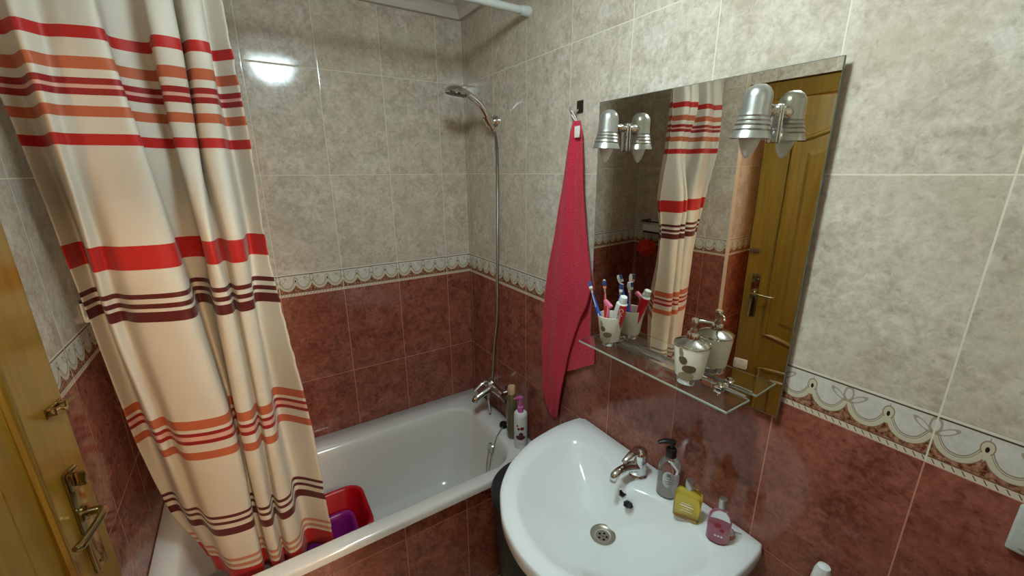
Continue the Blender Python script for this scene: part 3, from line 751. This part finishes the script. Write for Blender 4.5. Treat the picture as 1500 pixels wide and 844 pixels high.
# ------------------------------------------------------------------ glass shelf
SZ = 1.222
t = thing('glass_shelf', 'clear glass shelf under the mirror holding the toothbrush cup', 'shelf', (-.08, -1.24, SZ))
bm = bmesh.new(); box(bm, (-.126, -1.480, SZ - .006), (-.030, -.995, SZ), .0012, 1); gp = obj('glass_plate', bm, [M['glass'], simple('ground_glass_edge', (178, 190, 174), 0.35, trans=0.25)], t, smooth=False)
for p in gp.data.polygons:
    if abs(p.normal.z) < 0.9: p.material_index = 1
for yy in (-1.41, -1.07):
    bm = bmesh.new(); tube(bm, [(mx(yy, SZ) - .0005, yy, SZ - .003), (mx(yy, SZ) - .012, yy, SZ - .003)], [.011, .009], 16)
    box(bm, (-.048, yy - .010, SZ - .015), (-.024, yy + .010, SZ - .0065), .003); box(bm, (-.048, yy - .010, SZ + .0005), (-.024, yy + .010, SZ + .008), .003); lathe(bm, [(.0001, .014), (.006, .013), (.0075, .008)], (-.038, yy, SZ), 14); obj('bracket', bm, M['chrome'], t)
bm = bmesh.new(); tube(bm, [(-.030, -1.47, SZ + .003), (-.030, -1.00, SZ + .003)], .0028, 10); obj('back_rail', bm, M['chrome'], t)

# tumbler with brushes
cy = (-.068, -1.070)
def stones(par, c, R, ang, zc, s=1.0, slope=0.12):
    for (da, dz, w, h, m) in ((-.05, -.022, .016, .010, 'stone_light'), (.12, -.004, .014, .009, 'stone_dark'), (-.30, .014, .009, .009, 'stone_dark'), (-.42, .030, .005, .010, 'stone_light')):
        bm = bmesh.new(); wrap_patch(bm, c, R + dz * s * slope, ang + da, zc + dz * s, w * s, h * s, rot=.12, slope=slope); obj('pebble_print', bm, M[m], par)
t = thing('toothbrush_cup', 'cream tumbler with pebble print on the left of the glass shelf', 'cup', (cy[0], cy[1], SZ))
bm = bmesh.new(); lathe(bm, [(.0275, .016), (.0285, .017), (.0395, .095), (.0385, .0965), (.0365, .095), (.0262, .020), (.0001, .018)], (cy[0], cy[1], SZ), 32); cp = obj('cup_body', bm, M['cup'], t)
bm = bmesh.new(); lathe(bm, [(.0001, .0), (.0215, 0), (.0225, .003), (.0232, .0165), (.0001, .0175)], (cy[0], cy[1], SZ), 32); obj('chrome_foot', bm, M['chrome'], t)
stones(cp, cy, .0335, camang(*cy) - .35, SZ + .045, 1.0, .13)
def stick(name, label, cat, p0, p1, mats, kind, twist=0.0):
    p0 = Vector(p0); p1 = Vector(p1); d = (p1 - p0); L = d.length; d.normalize()
    t = thing(name, label, cat, tuple(p0))
    face = (CAMPOS - p1); face = (face - d * face.dot(d)).normalized(); side = d.cross(face)
    def Q(h, f=0, s=0): return p0 + d * h + face * f + side * s
    if kind == 'brush':
        bm = bmesh.new(); tube(bm, [Q(0), Q(L * .25, .001), Q(L * .45), Q(L * .60, -.001), Q(L * .75), Q(L * .80)], [.0045, .006, .0055, .0045, .003, .003], 10, smooth=4); obj('handle', bm, M[mats[0]], t)
        bm = bmesh.new(); tube(bm, [Q(L * .55), Q(L * .70), Q(L * .84), Q(L * .89), Q(L * .95), Q(L)], [.0046, .0036, .0034, .007, .0075, .004], 10, smooth=3, flat=.55); nk = obj('neck', bm, M['white_plastic'], t)
        bm = bmesh.new(); mt = Matrix((( side.x, face.x, d.x, 0), (side.y, face.y, d.y, 0), (side.z, face.z, d.z, 0), (0, 0, 0, 1))); mt.translation = Q(L * .93)
        box(bm, (-.0055, .002, -.012), (.0055, .012, .012), .001, 1, mt); obj('bristles', bm, M[mats[1]], t)
        bm = bmesh.new(); box(bm, (-.0057, .003, -.004), (.0057, .0125, .012), .001, 1, mt); obj('bristle_tip', bm, M['navy'], t)
    return t
zb = SZ + .022
stick('toothbrush', 'blue and white toothbrush leaning out furthest left in the cup', 'toothbrush', (-.086, -1.074, zb), (-.088, -.990, 1.407), ('blue', 'bristle'), 'brush')
stick('toothbrush', 'coral and white toothbrush standing between the blue brush and the toothpaste', 'toothbrush', (-.069, -1.058, zb), (-.082, -1.048, 1.424), ('brush_red', 'orange_bristle'), 'brush')
stick('toothbrush', 'white toothbrush with blue bristles tallest at the back of the cup, close to the mirror', 'toothbrush', (-.053, -1.072, zb), (-.038, -1.078, 1.412), ('blue', 'bristle'), 'brush')
# pink razor
t = thing('razor', 'small pink razor standing in the cup left of the toothpaste', 'razor', (-.078, -1.070, zb))
bm = bmesh.new(); tube(bm, [(-.074, -1.070, zb), (-.088, -1.076, 1.29), (-.094, -1.082, 1.330), (-.092, -1.080, 1.352)], [.005, .005, .004, .004], 10, smooth=4); obj('handle', bm, M['pink'], t)
bm = bmesh.new(); mt = Matrix.Translation((-.092, -1.078, 1.358)) @ Matrix.Rotation(.5, 4, 'X'); box(bm, (-.006, -.016, -.005), (.006, .016, .006), .002, 1, mt); obj('head', bm, M['pink'], t)
# toothpaste tube
def paste():
    p0 = Vector((-.067, -1.082, zb + .004)); p1 = Vector((-.074, -1.120, 1.385)); d = (p1 - p0).normalized(); L = (p1 - p0).length
    t = thing('toothpaste_tube', 'red and white toothpaste tube standing cap up in the cup', 'toothpaste', tuple(p0))
    face = Vector((CAMPOS.x - p1.x, CAMPOS.y - p1.y, 0)); face = (face - d * face.dot(d)).normalized(); s = d.cross(face)
    def ring(h, w, th, n=20): return [p0 + d * h + s * (w * math.cos(2 * PI * k / n)) + face * (th * math.sin(2 * PI * k / n)) for k in range(n)]
    bm = bmesh.new(); grid_loft(bm, [ring(0, .012, .0015), ring(.03, .015, .005), ring(L * .55, .018, .011), ring(L * .86, .016, .014), ring(L * .90, .010, .009), ring(L * .92, .007, .007)], True, True, True)
    b = obj('tube_body', bm, [M['white_plastic'], M['paste_red']], t)
    for p in b.data.polygons:
        c = sum((b.data.vertices[i].co for i in p.vertices), Vector()) / len(p.vertices)
        if (c.dot(s) - (Vector(d) * c.dot(d)).dot(s)) > -.004 and c.dot(d) < L * .80: p.material_index = 1
    bm = bmesh.new(); tube(bm, [p0 + d * (L * .90), p0 + d * (L * .925), p0 + d * (L * 1.02), p0 + d * (L * 1.03)], [.0115, .0118, .0105, .009], 18); obj('cap', bm, M['white_plastic'], t)
    # lettering blobs down the red side
    tx = bpy.data.curves.new('brand_lettering', 'FONT'); tx.body = 'Colgate'; tx.size = .017; tx.extrude = .0002; tx.align_x = 'CENTER'; tx.align_y = 'CENTER'
    to = bpy.data.objects.new('tmp', tx); COL.objects.link(to)
    dg = bpy.context.evaluated_depsgraph_get(); dg.update(); me = bpy.data.meshes.new_from_object(to.evaluated_get(dg)); bpy.data.objects.remove(to)
    n = face; xx = -d; yy = n.cross(xx)
    mt = Matrix(((xx.x, yy.x, n.x, 0), (xx.y, yy.y, n.y, 0), (xx.z, yy.z, n.z, 0), (0, 0, 0, 1))); mt.translation = p0 + d * (L * .60) + face * .0135 + s * .002
    me.transform(mt); me.transform(Matrix.Translation(-p0)); me.materials.append(M['white_plastic'])
    lo = bpy.data.objects.new('lettering', me); COL.objects.link(lo); lo.parent = t
paste()
# soap dispenser
c = (-.070, -1.345); t = thing('soap_dispenser', 'cream pebble-print soap dispenser with chrome pump on the right of the glass shelf', 'soap dispenser', (c[0], c[1], SZ))
bm = bmesh.new(); lathe(bm, [(.0001, 0), (.0295, 0), (.0315, .003), (.0325, .019), (.0001, .0195)], (c[0], c[1], SZ), 36); obj('chrome_foot', bm, M['chrome'], t)
bm = bmesh.new(); lathe(bm, [(.0320, .0185), (.0330, .019), (.0420, .099), (.0415, .1), (.0001, .1)], (c[0], c[1], SZ), 36); db = obj('body', bm, M['cup'], t)
stones(db, c, .0375, camang(*c) - .15, SZ + .052, 1.2, .11)
bm = bmesh.new(); lathe(bm, [(.0425, .0985), (.0435, .101), (.0425, .104), (.030, .111), (.016, .115), (.0150, .116), (.0155, .128), (.0140, .131), (.0085, .132), (.008, .140), (.0001, .141)], (c[0], c[1], SZ), 36)
cl = obj('collar', bm, M['chrome'], t)
bm = bmesh.new(); lathe(bm, [(.0045, .138), (.0045, .152), (.0085, .153), (.0090, .166), (.0075, .168), (.0001, .168)], (c[0], c[1], SZ), 20)
tube(bm, [(c[0], c[1], SZ + .161), (c[0] + .010, c[1] - .011, SZ + .162), (c[0] + .026, c[1] - .028, SZ + .160), (c[0] + .029, c[1] - .031, SZ + .154)], [.005, .0035, .003, .003], 10); obj('pump', bm, M['chrome'], t)

# ------------------------------------------------------------------ washbasin
SKZ = 0.85
def resample(pts, n):
    """closed Catmull-Rom through pts, resampled by angle around centre"""
    P = [Vector((p[0], p[1], 0)) for p in pts]; m = len(P); out = []
    for i in range(m):
        a, b, c, d = P[i - 1], P[i], P[(i + 1) % m], P[(i + 2) % m]
        for j in range(10):
            t = j / 10; out.append(0.5 * ((2 * b) + (c - a) * t + (2 * a - 5 * b + 4 * c - d) * t * t + (3 * b - a - 3 * c + d) * t ** 3))
    return out
def by_angle(poly, c, n):
    res = []
    m = len(poly)
    for k in range(n):
        a = 2 * PI * k / n; dx, dy = math.cos(a), math.sin(a); best = None
        for i in range(m):
            p, q = poly[i], poly[(i + 1) % m]; ex, ey = q.x - p.x, q.y - p.y
            den = dx * ey - dy * ex
            if abs(den) < 1e-12: continue
            tt = ((p.x - c[0]) * ey - (p.y - c[1]) * ex) / den; s = ((p.x - c[0]) * dy - (p.y - c[1]) * dx) / den
            if tt > 0 and -1e-6 <= s <= 1 + 1e-6 and (best is None or tt > best): best = tt
        res.append(Vector((c[0] + dx * best, c[1] + dy * best, 0)))
    return res
def make_sink():
    t = thing('washbasin', 'white ceramic half-oval washbasin mounted on the right wall', 'washbasin', (-.2, -1.23, .02))
    outer = [(-.002, -.915), (-.006, -.900), (-.030, -.893), (-.10, -.888), (-.168, -.894), (-.245, -.908), (-.311, -.934), (-.365, -.962), (-.411, -.999), (-.446, -1.035), (-.472, -1.076), (-.500, -1.132), (-.514, -1.180), (-.522, -1.234), (-.520, -1.290),
             (-.506, -1.350), (-.478, -1.405), (-.435, -1.455), (-.375, -1.50), (-.30, -1.535), (-.22, -1.556), (-.13, -1.566), (-.04, -1.563), (-.010, -1.557), (-.002, -1.540), (-.002, -1.40), (-.002, -1.23), (-.002, -1.05)]
    inner = [(-.165, -.965), (-.235, -.968), (-.30, -.988), (-.355, -1.020), (-.400, -1.060), (-.435, -1.105), (-.462, -1.165), (-.474, -1.225), (-.474, -1.285), (-.458, -1.345), (-.425, -1.40), (-.375, -1.448), (-.31, -1.485), (-.235, -1.508), (-.165, -1.510), (-.120, -1.49), (-.100, -1.45), (-.092, -1.39),
             (-.097, -1.33), (-.112, -1.285), (-.128, -1.25), (-.128, -1.215), (-.115, -1.18), (-.100, -1.13), (-.095, -1.07), (-.108, -1.0), (-.130, -.975)]
    C = (-.235, -1.235); N = 120
    O = by_angle(resample(outer, 0), C, N); I = by_angle(resample(inner, 0), C, N)
    D = Vector((-.222, -1.236, 0))
    def mixr(A, B, q, z): return [Vector((a.x + (b.x - a.x) * q, a.y + (b.y - a.y) * q, z)) for a, b in zip(A, B)]
    def cl(v): v.x = min(v.x, -.002); return v
    Cc = [Vector((C[0], C[1], 0))] * N; Dd = [D + Vector((math.cos(2 * PI * k / N), math.sin(2 * PI * k / N), 0)) * .021 for k in range(N)]
    rings = []
    rings.append([cl(v) for v in mixr(O, Cc, .62, .62)])
    rings.append([cl(v) for v in mixr(O, Cc, .45, .66)])
    rings.append([cl(v) for v in mixr(O, Cc, .22, .725)])
    rings.append([cl(v) for v in mixr(O, Cc, .07, .785)])
    rings.append(mixr(O, Cc, .008, .808)); rings.append(mixr(O, Cc, 0, .815)); rings.append(mixr(O, Cc, 0, .838)); rings.append(mixr(O, Cc, .006, .846)); rings.append(mixr(O, Cc, .018, .850))
    rings.append(mixr(O, I, .5, .8495)); rings.append(mixr(O, I, .9, .849)); rings.append(mixr(I, Dd, 0.0, .8475))
    for q, z in ((.02, .845), (.05, .839), (.10, .829), (.18, .812), (.28, .793), (.40, .775), (.54, .757), (.68, .742), (.80, .731), (.90, .7235), (1.0, .719)):
        rings.append(mixr(I, Dd, q, z))
    rings.append([v.copy() - Vector((0, 0, .022)) for v in rings[-1]])
    bm = bmesh.new(); grid_loft(bm, rings, True, True, True)
    o = obj('basin_bowl', bm, M['ceramic'], t, angle=70)
    # pedestal
    bm = bmesh.new(); rr = []
    for z, a, b in ((.0, .115, .105), (.03, .110, .10), (.10, .085, .08), (.45, .075, .07), (.60, .095, .09), (.70, .12, .12)):
        rr.append([Vector((-.155 + a * math.cos(2 * PI * k / 28), -1.23 + b * math.sin(2 * PI * k / 28), z + .0)) for k in range(28)])
    grid_loft(bm, rr, True, True, True); obj('pedestal', bm, M['ceramic'], t)
    # drain
    c = (D.x, D.y, .7195); bm = bmesh.new(); lathe(bm, [(.0205, -.004), (.0345, .0030), (.0365, .0045), (.0350, .0062), (.0300, .0058), (.0230, .0010), (.0200, -.0035), (.0001, -.0040)], c, 36); dr = obj('drain', bm, M['steel'], t)
    bm = bmesh.new()
    for k in range(5):
        a = 2 * PI * k / 5 + .4; lathe(bm, [(.0001, 0), (.0038, 0)], (c[0] + math.cos(a) * .0115, c[1] + math.sin(a) * .0115, c[2] - .0036), 10)
    obj('drain_holes', bm, M['hole'], dr)
    bm = bmesh.new(); lathe(bm, [(.0001, .001), (.004, .0005), (.0045, -.001)], (c[0], c[1], c[2] - .003), 12); obj('drain_screw', bm, M['chrome'], dr)
    # overflow opening in the bowl wall under the tap
    cc = Vector((-.1392, -1.2265, .8200)); nn = Vector((-.80, .05, .55)).normalized()
    bm = bmesh.new(); lathe(bm, [(.0105, -.004), (.0105, .0015), (.0125, .0030), (.0145, .0010), (.0145, -.004)], cc, 28, axis=nn); ov = obj('overflow_rim', bm, M['chrome'], t)
    bm = bmesh.new(); lathe(bm, [(.0001, .0012), (.0104, .0012)], cc, 24, axis=nn); obj('overflow_hole', bm, M['hole'], ov)
    bm = bmesh.new(); bmesh.ops.create_icosphere(bm, subdivisions=3, radius=.010)
    for v in bm.verts:
        d = v.co.normalized(); v.co *= 1.0 + noise.noise(d * 2.4) * .5
        v.co.x *= 1.1; v.co.y *= 1.35; v.co.z *= .75; v.co = Vector((-.1500, -1.2585, .8085)) + v.co
    plabel(obj('rubber_plug', bm, M['dark'], t), 'black rubber plug')
make_sink()

# basin tap
tb = Vector((-.072, -1.222, SKZ)); t = thing('basin_mixer_tap', 'chrome single-lever tap on the washbasin', 'tap', tuple(tb))
bm = bmesh.new(); lathe(bm, [(.0001, .0), (.0260, .0), (.0265, .004), (.0235, .008), (.0215, .016), (.0215, .048), (.0225, .056), (.0215, .060)], tb, 30); obj('body', bm, M['chrome'], t)
bm = bmesh.new(); tube(bm, [tb + Vector((-.008, 0, .032)), tb + Vector((-.034, 0, .044)), tb + Vector((-.062, 0, .050)), tb + Vector((-.088, 0, .050)), tb + Vector((-.103, 0, .044)), tb + Vector((-.107, 0, .034))], [.018, .0155, .0125, .0120, .0120, .0110], 18, smooth=5); sp_ = obj('spout', bm, M['chrome'], t)
bm = bmesh.new(); lathe(bm, [(.0001, 0), (.0085, 0), (.0095, -.003), (.0095, .004)], tb + Vector((-.1075, 0, .030)), 16, axis=(.12, 0, 1)); obj('aerator', bm, M['steel'], sp_)
bm = bmesh.new(); lathe(bm, [(.0215, .060), (.0235, .062), (.0240, .076), (.0200, .088), (.0110, .095), (.0001, .096)], tb, 30); tube(bm, [tb + Vector((-.008, 0, .084)), tb + Vector((-.034, 0, .088)), tb + Vector((-.058, 0, .080)), tb + Vector((-.070, 0, .072))], [.014, .011, .0085, .0075], 14, smooth=5, flat=.75); obj('lever', bm, M['chrome'], t)

# bottles on the washbasin
SB = SKZ + .0003
def oriented(c, ang): return lambda x, y, z: Vector((c[0] + math.cos(ang) * x - math.sin(ang) * y, c[1] + math.sin(ang) * x + math.cos(ang) * y, SB + z))
def sq_ring(T, hx, hy, r, z, n=5): return [T(x, y, z) for x, y in rrect(-hx, hx, -hy, hy, r, n)]
# clear pump bottle
c = (-.060, -1.316); t = thing('hand_soap_bottle', 'clear pump bottle with black pump standing next to the tap', 'bottle', (c[0], c[1], SB)); T = oriented(c, 0.3)
bm = bmesh.new(); grid_loft(bm, [sq_ring(T, .024, .024, .020, 0), sq_ring(T, .0275, .0275, .022, .004), sq_ring(T, .0275, .0275, .022, .096), sq_ring(T, .022, .022, .018, .108), sq_ring(T, .013, .013, .012, .114), sq_ring(T, .0115, .0115, .0113, .126)], True, True, True); obj('bottle_body', bm, M['clear_plastic'], t)
bm = bmesh.new(); grid_loft(bm, [sq_ring(T, .0235, .0235, .0195, .003), sq_ring(T, .0255, .0255, .0205, .008), sq_ring(T, .0255, .0255, .0205, .052)], True, True, True); obj('liquid', bm, M['clear_liquid'], t)
bm = bmesh.new(); wrap_patch(bm, c, .0283, camang(*c), SB + .065, .016, .026); lb = obj('front_label', bm, simple('pale_label', (196, 200, 198), .4), t)
bm = bmesh.new()
for dz, w in ((.018, .007), (.010, .010), (.003, .008), (-.006, .010), (-.013, .006)): wrap_patch(bm, c, .0289, camang(*c), SB + .065 + dz, w, .0012, seg=10)
wrap_patch(bm, c, .0289, camang(*c), SB + .080, .005, .005, seg=12)
obj('label_print', bm, simple('label_grey_ink', (110, 116, 118), .5), lb)
bm = bmesh.new(); lathe(bm, [(.0001, .122), (.0135, .122), (.0140, .125), (.0140, .146), (.0115, .149), (.0055, .150), (.0050, .160), (.0085, .161), (.0100, .170), (.0001, .172)], (c[0], c[1], SB), 22)
tube(bm, [(c[0], c[1], SB + .168), (c[0] - .018, c[1] + .012, SB + .171), (c[0] - .034, c[1] + .022, SB + .166)], [.010, .0085, .005], 12, smooth=3, flat=.7); plabel(obj('pump', bm, M['dark'], t), 'black pump head')
# yellow bottle
c = (-.088, -1.398); t = thing('perfume_bottle', 'rectangular glass bottle of yellow liquid with silver cap, in the middle of the basin bottles', 'bottle', (c[0], c[1], SB)); T = oriented(c, -1.15)
def flat_prof(sx, sy): return [sq_ring(T, sx - .003, sy - .003, .008, 0), sq_ring(T, sx, sy, .010, .004), sq_ring(T, sx, sy, .010, .068), sq_ring(T, sx * .94, sy * .96, .010, .077), sq_ring(T, sx * .72, sy * .8, .009, .084), sq_ring(T, .009, .009, .0085, .087), sq_ring(T, .008, .008, .0078, .091)]
bm = bmesh.new(); grid_loft(bm, flat_prof(.0335, .0165), True, True, True); obj('bottle_glass', bm, M['clear_plastic'], t)
bm = bmesh.new(); grid_loft(bm, [sq_ring(T, .0295, .0130, .008, .004), sq_ring(T, .0312, .0145, .009, .008), sq_ring(T, .0312, .0145, .009, .067), sq_ring(T, .028, .013, .009, .073)], True, True, True); obj('liquid', bm, M['yellow_liquid'], t)
bm = bmesh.new(); lathe(bm, [(.0001, .089), (.0105, .089), (.0110, .091), (.0110, .113), (.0100, .1145), (.0001, .1145)], (c[0], c[1], SB), 22); plabel(obj('cap', bm, M['satin'], t), 'silver cap')
bm = bmesh.new(); n = T(0, -1, 0) - T(0, 0, 0); n.z = 0
for dz, w, h in ((.052, .014, .0012), (.045, .018, .0022), (.037, .012, .001), (.030, .016, .001)): disc_on(bm, T(0, -.0167, dz), n, w, h, 12)
obj('label_print', bm, M['loop'], t)
# pink bottle
c = (-.086, -1.484); t = thing('perfume_bottle', 'small glass bottle of pink liquid with silver cap, rightmost of the basin bottles', 'bottle', (c[0], c[1], SB)); T = oriented(c, -1.05)
bm = bmesh.new(); ell_bottle(bm, c, SB, [(.90, 0), (1, .004), (1, .060), (.95, .070), (.75, .082), (.45, .091), (.30, .095), (.28, .100)], .0265, .0185, -1.05); obj('bottle_glass', bm, M['clear_plastic'], t)
bm = bmesh.new(); ell_bottle(bm, c, SB, [(.85, .003), (.92, .007), (.92, .050), (.90, .052)], .0262, .0178, -1.05); obj('liquid', bm, M['pink_liquid'], t)
bm = bmesh.new(); lathe(bm, [(.0001, .097), (.0085, .097), (.0088, .099), (.0088, .123), (.0001, .124)], (c[0], c[1], SB), 20); plabel(obj('cap', bm, M['satin'], t), 'silver cap')
bm = bmesh.new(); nrm = (T(0, -1, 0) - T(0, 0, 0)); nrm.z = 0; disc_on(bm, T(-.004, -.0192, .058), nrm, .008, .008, 7); disc_on(bm, T(.006, -.0192, .046), nrm, .006, .006, 6); obj('flower_print', bm, M['red_print'], t)
bm = bmesh.new(); [disc_on(bm, T(.0 + k * .007, -.0194, .028), nrm, .0028, .003, 8) for k in (-1, 0, 1)]; obj('label_print', bm, M['loop'], t)
# clear cap lying beside it
t = thing('clear_lid', 'small clear plastic lid lying beside the pink bottle', 'lid', (-.052, -1.497, SB))
bm = bmesh.new(); lathe(bm, [(.0001, 0), (.016, 0), (.017, .002), (.015, .012), (.008, .014), (.0001, .014)], (-.052, -1.492, SB), 20); obj('lid_dome', bm, M['clear_plastic'], t)
bm = bmesh.new(); tube(bm, [(-.046, -1.500, SB + .014), (-.036, -1.516, SB + .0155)], .0018, 8); obj('lid_tab', bm, M['steel'], t)

# ------------------------------------------------------------------ hamper between tub and basin
t = thing('laundry_hamper', 'tall dark charcoal plastic hamper under the left side of the washbasin', 'hamper', (-.195, -.88, 0.0))
def hr(a, b, z): return [Vector((-.197 + a * math.cos(2 * PI * k / 40), -.868 + b * math.sin(2 * PI * k / 40), z)) for k in range(40)]
bm = bmesh.new(); grid_loft(bm, [hr(.12, .12, .001), hr(.125, .125, .01), hr(.155, .155, .55), hr(.160, .160, .575), hr(.158, .158, .580), hr(.150, .150, .575), hr(.12, .12, .02)], True, True, True); obj('bin_body', bm, M['hamper'], t)
bm = bmesh.new(); grid_loft(bm, [hr(.159, .159, .581), hr(.164, .164, .583), hr(.164, .164, .600), hr(.155, .155, .612), hr(.10, .10, .620), hr(.02, .02, .622)], True, True, True); obj('lid', bm, M['hamper'], t)

# ------------------------------------------------------------------ socket, white handle at the right
t = thing('wall_switch', 'white square wall socket plate at the right edge of the tiled wall', 'socket', (0, -1.92, 1.19))
bm = bmesh.new(); box(bm, (-.010, -1.966, 1.150), (-.0005, -1.882, 1.234), .004, 3); fp = obj('frame_plate', bm, M['grey_plastic'], t)
bm = bmesh.new(); box(bm, (-.014, -1.954, 1.162), (-.009, -1.894, 1.222), .002, 2); obj('socket_insert', bm, M['grey_plastic'], t)
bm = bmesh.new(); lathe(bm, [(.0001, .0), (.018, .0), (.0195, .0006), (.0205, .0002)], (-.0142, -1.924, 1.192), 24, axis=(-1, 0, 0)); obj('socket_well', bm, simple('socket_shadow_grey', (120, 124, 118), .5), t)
t = thing('cleaning_bottle', 'white bottle top standing by the wall right of the washbasin, cut by the frame', 'bottle', (-.07, -1.69, 0))
bm = bmesh.new(); lathe(bm, [(.0001, 0), (.055, 0), (.058, .01), (.058, .80), (.045, .86), (.018, .90), (.0160, .915), (.0001, .916)], (-.07, -1.690, 0.0), 28); obj('bottle_body', bm, M['grey_plastic'], t)
bm = bmesh.new(); lathe(bm, [(.0001, .912), (.0165, .912), (.0175, .918), (.0150, .945), (.0110, .958), (.0001, .962)], (-.07, -1.690, 0.0), 22); obj('cap', bm, M['white_plastic'], t)

# ------------------------------------------------------------------ rack and sponge on the left wall (partly hidden by the curtain)
t = thing('bath_rack', 'small black and white wall rack half hidden behind the shower curtain', 'rack', (XL, -.24, 1.36))
bm = bmesh.new(); box(bm, (XL + .0005, -.345, 1.335), (XL + .085, -.135, 1.352), .004); box(bm, (XL + .078, -.345, 1.345), (XL + .085, -.135, 1.378), .003); box(bm, (XL + .0005, -.345, 1.345), (XL + .006, -.135, 1.395), .002); obj('tray', bm, M['white_plastic'], t)
bm = bmesh.new(); tube(bm, [(XL + .004, -.13, 1.398), (XL + .09, -.13, 1.398), (XL + .094, -.16, 1.398), (XL + .094, -.32, 1.398), (XL + .09, -.35, 1.398), (XL + .004, -.35, 1.398)], .005, 8); tube(bm, [(XL + .02, -.14, 1.328), (XL + .08, -.14, 1.328), (XL + .08, -.34, 1.328)], .006, 8); obj('rail', bm, M['dark'], t)
def sponge():
    bm = bmesh.new(); bmesh.ops.create_icosphere(bm, subdivisions=5, radius=.062)
    for v in bm.verts:
        d = v.co.normalized(); f = noise.noise(d * 4.2) * .3 + abs(noise.noise(d * 9 + Vector((3, 1, 2)))) * .5 + noise.noise(d * 19) * .12
        v.co = d * .062 * (.86 + f * .55)
        v.co.z *= .88
    for v in bm.verts: v.co += Vector((XL + .072, -.165, 1.225))
    o = tag(obj('mesh_sponge', bm, M['sponge'], None, base=(XL + .072, -.165, 1.225), angle=180), 'orange mesh sponge hanging under the bath rack, seen in the mirror', 'sponge')
    bm = bmesh.new(); tube(bm, [(XL + .072, -.165, 1.27), (XL + .078, -.162, 1.30), (XL + .080, -.160, 1.325)], .0016, 8); obj('cord', bm, M['loop'], o)
sponge()

# ------------------------------------------------------------------ ceiling lamp and light
LX, LY = -0.668, -1.32
t = thing('ceiling_lamp', 'round flush ceiling lamp lighting the bathroom, reflected in the back wall tiles', 'ceiling lamp', (LX, LY, ZC))
bm = bmesh.new(); lathe(bm, [(.0001, 0), (.130, 0), (.130, -.018), (.124, -.020)], (LX, LY, ZC), 40); obj('base_ring', bm, M['white_plastic'], t)
bm = bmesh.new(); lathe(bm, [(.1235, -.018), (.1235, -.040), (.117, -.070), (.098, -.102), (.070, -.126), (.036, -.139), (.0001, -.142)], (LX, LY, ZC), 40)
dm = emit_mat('lit_diffuser', (0.76, 0.95, 1.0, 1), 40.0)
nt = dm.node_tree; E.nt = nt; g = nt.nodes.new('ShaderNodeNewGeometry'); sp = nt.nodes.new('ShaderNodeSeparateXYZ'); nt.links.new(g.outputs['Normal'], sp.inputs[0])
dn = E.op('MAXIMUM', -E(sp.outputs[2]), 0.0)     # emission weighted to the underside so more light falls downward
nt.links.new((17.0 + dn * dn * 135.0).s, nt.nodes['Principled BSDF'].inputs['Emission Strength'])
obj('diffuser', bm, dm, t)
# corridor lamp behind the camera
t = thing('hall_lamp', 'warm round ceiling lamp in the corridor behind the camera', 'ceiling lamp', (-.70, -3.45, ZC))
bm = bmesh.new(); lathe(bm, [(.0001, 0), (.05, 0), (.05, -.012), (.045, -.014)], (-.70, -3.45, ZC), 32); obj('base_ring', bm, M['white_plastic'], t)
bm = bmesh.new(); lathe(bm, [(.045, -.012), (.09, -.022), (.118, -.045), (.124, -.072), (.110, -.105), (.07, -.128), (.03, -.136), (.0001, -.137)], (-.70, -3.45, ZC), 32); obj('diffuser', bm, emit_mat('lit_warm_diffuser', (1.0, 0.74, 0.48, 1), 400.0), t)
# hall lamp
t = thing('hall_lamp', 'warm hanging globe lamp in the hall beyond the ajar door', 'ceiling lamp', (-2.25, -1.20, ZC))
bm = bmesh.new(); tube(bm, [(-2.25, -1.20, ZC), (-2.25, -1.20, 2.18)], .006, 10); obj('cord', bm, M['dark'], t)
bm = bmesh.new(); lathe(bm, [(.0001, 0), (.03, .006), (.055, .03), (.062, .06), (.05, .10), (.02, .118), (.0001, .12)], (-2.25, -1.20, 2.06), 24); obj('globe', bm, emit_mat('lit_globe', (1.0, 0.62, 0.30, 1), 95.0), t)

w = bpy.data.worlds.new('world'); SC.world = w; w.use_nodes = True
w.node_tree.nodes['Background'].inputs[0].default_value = (0.02, 0.02, 0.02, 1); w.node_tree.nodes['Background'].inputs[1].default_value = 1.0
SC.view_settings.view_transform = 'Standard'; SC.view_settings.look = 'None'; SC.view_settings.gamma = 1.0; SC.view_settings.use_curve_mapping = False
SC.view_settings.exposure = 0.0
